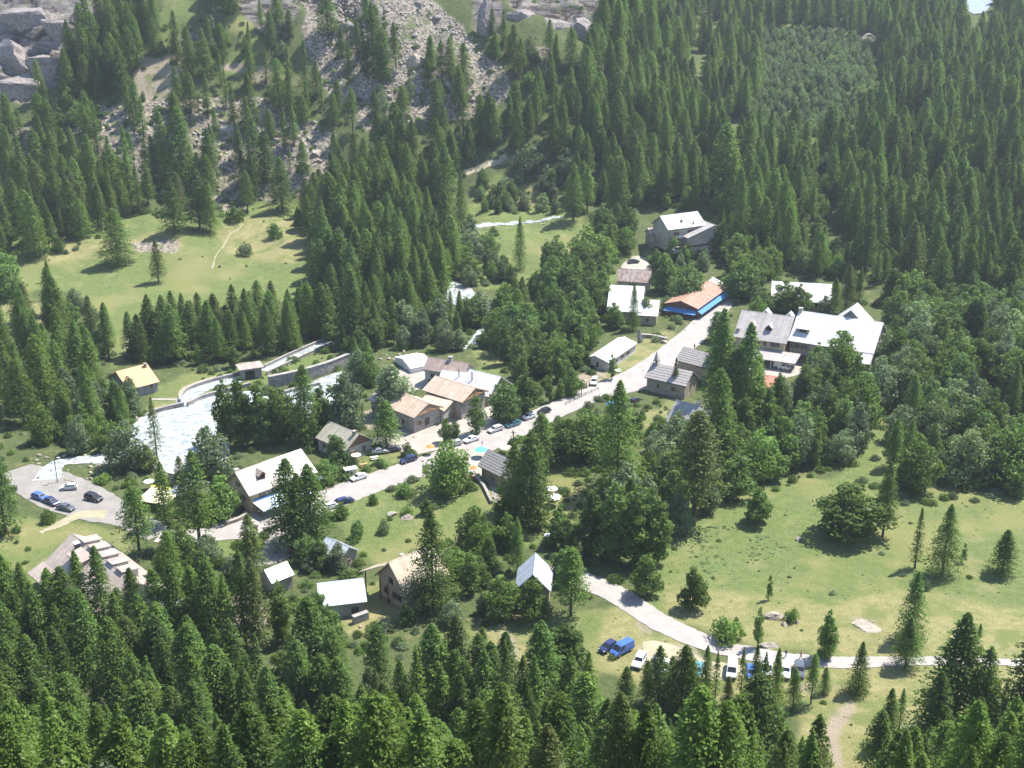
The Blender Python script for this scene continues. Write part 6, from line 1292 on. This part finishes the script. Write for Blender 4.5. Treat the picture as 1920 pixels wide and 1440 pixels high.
for wi, (poly, spg, pr, kinds, h0, h1, grp) in enumerate(WOODS):
    pts = scatter([poly], spg, pr, 300 + wi); rr = random.Random(500 + wi)
    if len(pts) == 0: continue
    pts = pts[~(on_sheets(pts) | on_no(pts) | (((pts[:, None] - HB[None]) ** 2).sum(2).min(1) < 9))]
    for (x, y) in pts:
        z = hz(x, y); px, py, d = project(x, y, z)
        k = rr.choice(kinds)
        if k in ('larch', 'sparse', 'spread'): hm = rr.uniform(h0, h1) if h1 > 11 else rr.uniform(10, 15)
        elif k in ('pale', 'broad', 'willow', 'aspen', 'thin'): hm = rr.uniform(h0, h1) if h1 < 17.5 else rr.uniform(6, 11)
        else: hm = rr.uniform(1.6, 3.2)
        top = project(x, y, z + hm)[1]
        if top > 1455 or px < -60 or px > 1980 or py < -12: 
            if not (top < 1500 and -110 < px < 2030): continue
            TREES.append([k, Vector((x, y, z)), hm, px, py, 0, rr.uniform(.85, 1.2)]); continue
        TREES.append([k, Vector((x, y, z)), hm, px, py, ('G', grp), rr.uniform(.85, 1.2)])
CLS = dict(pale='leafy_tree', larch='larch_tree', sparse='larch_tree', spread='larch_tree', broad='leafy_tree', willow='leafy_tree', thin='leafy_tree', aspen='leafy_tree', bush='bush', greybush='bush')
CATN = dict(larch_tree='larch', leafy_tree='tree', bush='bush')
byc = {'larch_tree': [], 'leafy_tree': [], 'bush': []}
for t_ in TREES: byc[CLS[t_[0]]].append(t_)
individ, far = [], {'larch_tree': [], 'leafy_tree': [], 'bush': []}
for c_, lst in byc.items():
    def key(t_):
        d = project(*t_[1])[2]; s_ = t_[2] / d
        return (isinstance(t_[5], str) or t_[5] is None, s_ if t_[5] != 0 else -1)
    lst.sort(key=key, reverse=True)
    n_ = 0
    for t_ in lst:
        if t_[5] == 0 or n_ >= 300: far[c_].append(t_)
        else: individ.append((c_, t_)); n_ += 1
    print('TREES', c_, len(lst), 'individual', n_)
# labels: by the nearest landmark, and its rank there
ORD = ['nearest', 'second nearest', 'third nearest', 'fourth nearest', 'fifth nearest', 'sixth nearest', 'seventh nearest', 'eighth nearest']
KN = dict(pale='pale leafy tree', larch='larch', sparse='sparse larch', spread='spreading larch', broad='leafy tree', willow='silvery leafy tree', thin='slender young tree', aspen='narrow leafy tree', bush='bush', greybush='grey bush')
LAND += [('bottom left corner of the photo', 0, 1440), ('bottom right corner of the photo', 1920, 1440), ('middle of the bottom edge', 960, 1440), ('bottom edge a quarter from the left', 480, 1440), ('bottom edge right of centre', 1400, 1440), ('tiny snow patch', 1835, 5), ('torrent rapids', 885, 570), ('far torrent bend', 960, 415), ('boulder field', 430, 300), ('top left cliff', 80, 80), ('left meadow footpath', 425, 460), ('lower road bend', 1300, 1190)]
LAND += [('bottom edge below the guest house', 170, 1440), ('bottom edge below the blue-white shed', 640, 1440), ('bottom edge below the tan chalet', 790, 1440), ('bottom edge below the blue van', 1150, 1440), ('bottom edge beside the dirt track', 1580, 1440), ('bottom edge under the twin-topped larch', 1780, 1440),
  ('left edge of the foreground forest', 0, 1290), ('forest front below the pavilion', 300, 1300), ('forest front below the blue-white shed', 640, 1330), ('forest front below the tan chalet', 800, 1350), ('forest front left of the blue van', 1000, 1380), ('forest front below the parked vans', 1300, 1400), ('right edge of the lower forest', 1920, 1370), ('mixed wood right of the hotel', 1800, 750), ('shaded edge of the right meadow', 1800, 920)]
pend = {}
hs_ = {}
for c_, t_ in individ: hs_.setdefault(c_, []).append(t_[2])
for c_ in hs_: hs_[c_].sort()
for c_, t_ in individ:
    if isinstance(t_[5], str): continue
    cx, cyy = t_[3], t_[4]
    ln, dx, dy, dd = min(((l[0], cx - l[1], cyy - l[2], math.hypot(cx - l[1], cyy - l[2])) for l in LAND), key=lambda q: q[3])
    q_ = sum(1 for h_ in hs_[c_] if h_ < t_[2]) / len(hs_[c_]); sz = 'short' if q_ < .33 else 'tall' if q_ > .67 else 'mid-height'
    rel = 'to the ' + ln if any(w_ in ln for w_ in ('edge', 'corner', 'front')) else (('below' if dy > 0 else 'above') + ' the ' + ln if abs(dy) > abs(dx) * .7 else ('right' if dx > 0 else 'left') + ' of the ' + ln)
    pend.setdefault((sz + ' ' + KN[t_[0]], rel), []).append((dd, t_))
for (kn, rel), lst in pend.items():
    lst.sort(key=lambda q: q[0])
    for i, (dd, t_) in enumerate(lst):
        g_ = t_[5][1] if isinstance(t_[5], tuple) else None
        if i < 8: t_.append((f'{ORD[i]} {kn} {rel}' if len(lst) > 1 else f'only {kn} close {rel}' if rel.startswith('to') else f'{kn} just {rel}' if rel[:5] in ('below', 'above') else f'{kn} {rel}', g_))
        else: t_.append((f'{kn} farther off, {rel}', f'farther {kn} group {rel}'))
for i, (c_, t_) in enumerate(individ):
    kind, b, hm, px, py, lb, wf = t_[:7]
    if isinstance(lb, str): label, grp = lb, None
    else: label, grp = t_[7]
    rr = random.Random(int(b.x * 13 + b.y * 7)); pr = PROTO[kind][rr.randrange(len(PROTO[kind]))]
    t = thing(c_, label, CATN[c_], (b.x, b.y, b.z - .1), rr.uniform(0, 6.28), grp); s_ = hm / H0[kind]
    t.scale = (s_ * wf * (1 if s_ > .7 else 1.1),) * 2 + (s_,)
    link('trunk', pr[1], t); link('crown', pr[0], t)
# the rest of the forest: one mass per kind, by geometry nodes
def forest(name, label, lst):
    if not lst: return
    kinds = sorted({t_[0] for t_ in lst}); col = bpy.data.collections.new(name + '_prototypes'); index = {}
    k = 0
    for kd in kinds:
        for j, pr in enumerate(PROTO[kd]):
            o = bpy.data.objects.new('proto_%03d' % k, pr[2]); col.objects.link(o); index[(kd, j)] = k; k += 1
    me = bpy.data.meshes.new(name); me.vertices.add(len(lst)); rr = random.Random(9)
    co, vi, rt, sc = [], [], [], []
    for t_ in lst:
        kd, b, hm = t_[:3]; s_ = hm / H0[kd]; co += [b.x, b.y, b.z - .1]; vi.append(index[(kd, rr.randrange(len(PROTO[kd])))]); rt += [0, 0, rr.uniform(0, 6.28)]; sc += [s_ * t_[6], s_ * t_[6], s_]
    me.vertices.foreach_set('co', co)
    me.attributes.new('vi', 'INT', 'POINT').data.foreach_set('value', vi)
    me.attributes.new('rt', 'FLOAT_VECTOR', 'POINT').data.foreach_set('vector', rt); me.attributes.new('sc', 'FLOAT_VECTOR', 'POINT').data.foreach_set('vector', sc)
    o = link(name, me); tag(o, label, None, kind='stuff')
    ng = bpy.data.node_groups.new(name, 'GeometryNodeTree'); ng.interface.new_socket('Geometry', in_out='INPUT', socket_type='NodeSocketGeometry'); ng.interface.new_socket('Geometry', in_out='OUTPUT', socket_type='NodeSocketGeometry')
    gi = ng.nodes.new('NodeGroupInput'); go = ng.nodes.new('NodeGroupOutput'); ci = ng.nodes.new('GeometryNodeCollectionInfo'); ci.inputs[0].default_value = col; ci.inputs['Separate Children'].default_value = True; ci.inputs['Reset Children'].default_value = True
    ip = ng.nodes.new('GeometryNodeInstanceOnPoints'); ip.inputs['Pick Instance'].default_value = True
    def na(nm, ty):
        n_ = ng.nodes.new('GeometryNodeInputNamedAttribute'); n_.data_type = ty; n_.inputs['Name'].default_value = nm; return [q for q in n_.outputs if q.enabled and q.name == 'Attribute'][0]
    er = ng.nodes.new('FunctionNodeEulerToRotation'); L_ = ng.links.new
    L_(gi.outputs[0], ip.inputs['Points']); L_(ci.outputs[0], ip.inputs['Instance']); L_(na('vi', 'INT'), ip.inputs['Instance Index'])
    L_(na('rt', 'FLOAT_VECTOR'), er.inputs[0]); L_(er.outputs[0], ip.inputs['Rotation']); L_(na('sc', 'FLOAT_VECTOR'), ip.inputs['Scale']); L_(ip.outputs[0], go.inputs[0])
    md = o.modifiers.new('scatter', 'NODES'); md.node_group = ng
forest('larch_forest', 'mass of larches covering the far slopes', far['larch_tree'])
forest('leafy_forest', 'mass of leafy trees behind the nearer ones', far['leafy_tree'])
forest('bush_thicket', 'bushes off to the sides', far['bush'])
# undergrowth: low plants and shrubs under and between the trees
ug = []; rr = random.Random(77)
for polys, spg, pr, h0, h1, kd in (([w_[0] for w_ in WOODS], 3.2, .55, .5, 2.2, ('bush', 'bush', 'greybush')), ([[(-40, 640), (1960, 560), (1960, 940), (1180, 1000), (1130, 1130), (1200, 1220), (1000, 1300), (-40, 1240)]], 4.2, .22, .4, 1.9, ('bush', 'bush', 'greybush')), (GRASS, 5.5, .14, .2, .9, ('bush', 'greybush')), (SCREE, 6, .35, .5, 2.0, ('bush', 'greybush'))):
    pts = scatter(polys, spg, pr, rr.randrange(999)); pts = pts[~on_sheets(pts)]; no_ = on_no(pts)
    for (x, y), nn_ in zip(pts, no_):
        px, py, d = project(x, y, hz(x, y))
        if nn_ and rr.random() < .8: continue
        if -40 < px < 1960 and py < 1500: ug.append([rr.choice(kd), Vector((x, y, hz(x, y))), rr.uniform(h0, h1), px, py, None, rr.uniform(.8, 1.3)])
forest('undergrowth', 'low shrubs and ground plants among trees and rocks', ug)
# tall broad-leaved weeds in the right meadow
wb_ = []
for (x, y) in scatter([[(1300, 990), (1360, 985), (1440, 1005), (1480, 1030), (1440, 1050), (1330, 1075), (1290, 1060)], [(760, 1080), (800, 1120), (790, 1180), (740, 1170)]], 1.1, .6, 61):
    wb_.append(['greybush', Vector((x, y, hz(x, y))), rr.uniform(.15, .34), 0, 0, None, rr.uniform(1.8, 3.2)])
wb_ = [q for q in wb_ if vnoise(q[1].x / 6, q[1].y / 6) > -.08]
PROTO['weed'] = []
add_proto('weed', bush(270, 2.5, 2.0, .3, 500), 'weed_leaves', 'bark'); H0['weed'] = 2.5
for q in wb_: q[0] = 'weed'
forest('meadow_weeds', 'patch of big-leaved weeds in the green meadow', wb_)
gt = []
pts = scatter(GRASS[4:9], 2.0, .28, 62); pts = pts[~(on_sheets(pts) | on_no(pts))]
for (x, y) in pts:
    px, py, d = project(x, y, hz(x, y))
    if not -20 < px < 1940 or py > 1460: continue
    gt.append(['weed', Vector((x, y, hz(x, y))), rr.uniform(.10, .26), 0, 0, None, rr.uniform(1.0, 2.0)])
forest('meadow_grass', 'tufts of longer grass in the meadows', gt)

# ------------------------------------------------------------------ air
hb = MB().box(-620, -145, -12, 620, 1010, 262).obj('haze', [])
hm_, ht, hb_ = nodes_of('mountain_air'); ht.nodes.remove(hb_)
pv = ht.nodes.new('ShaderNodeVolumePrincipled'); pv.inputs['Color'].default_value = (.80, .88, 1, 1); pv.inputs['Density'].default_value = HAZE; pv.inputs['Anisotropy'].default_value = .2
ht.links.new(pv.outputs[0], ht.nodes['Material Output'].inputs['Volume']); hb.data.materials.clear(); hb.data.materials.append(hm_); hb['kind'] = 'stuff'; hb['label'] = 'thin bluish mountain haze over the valley'
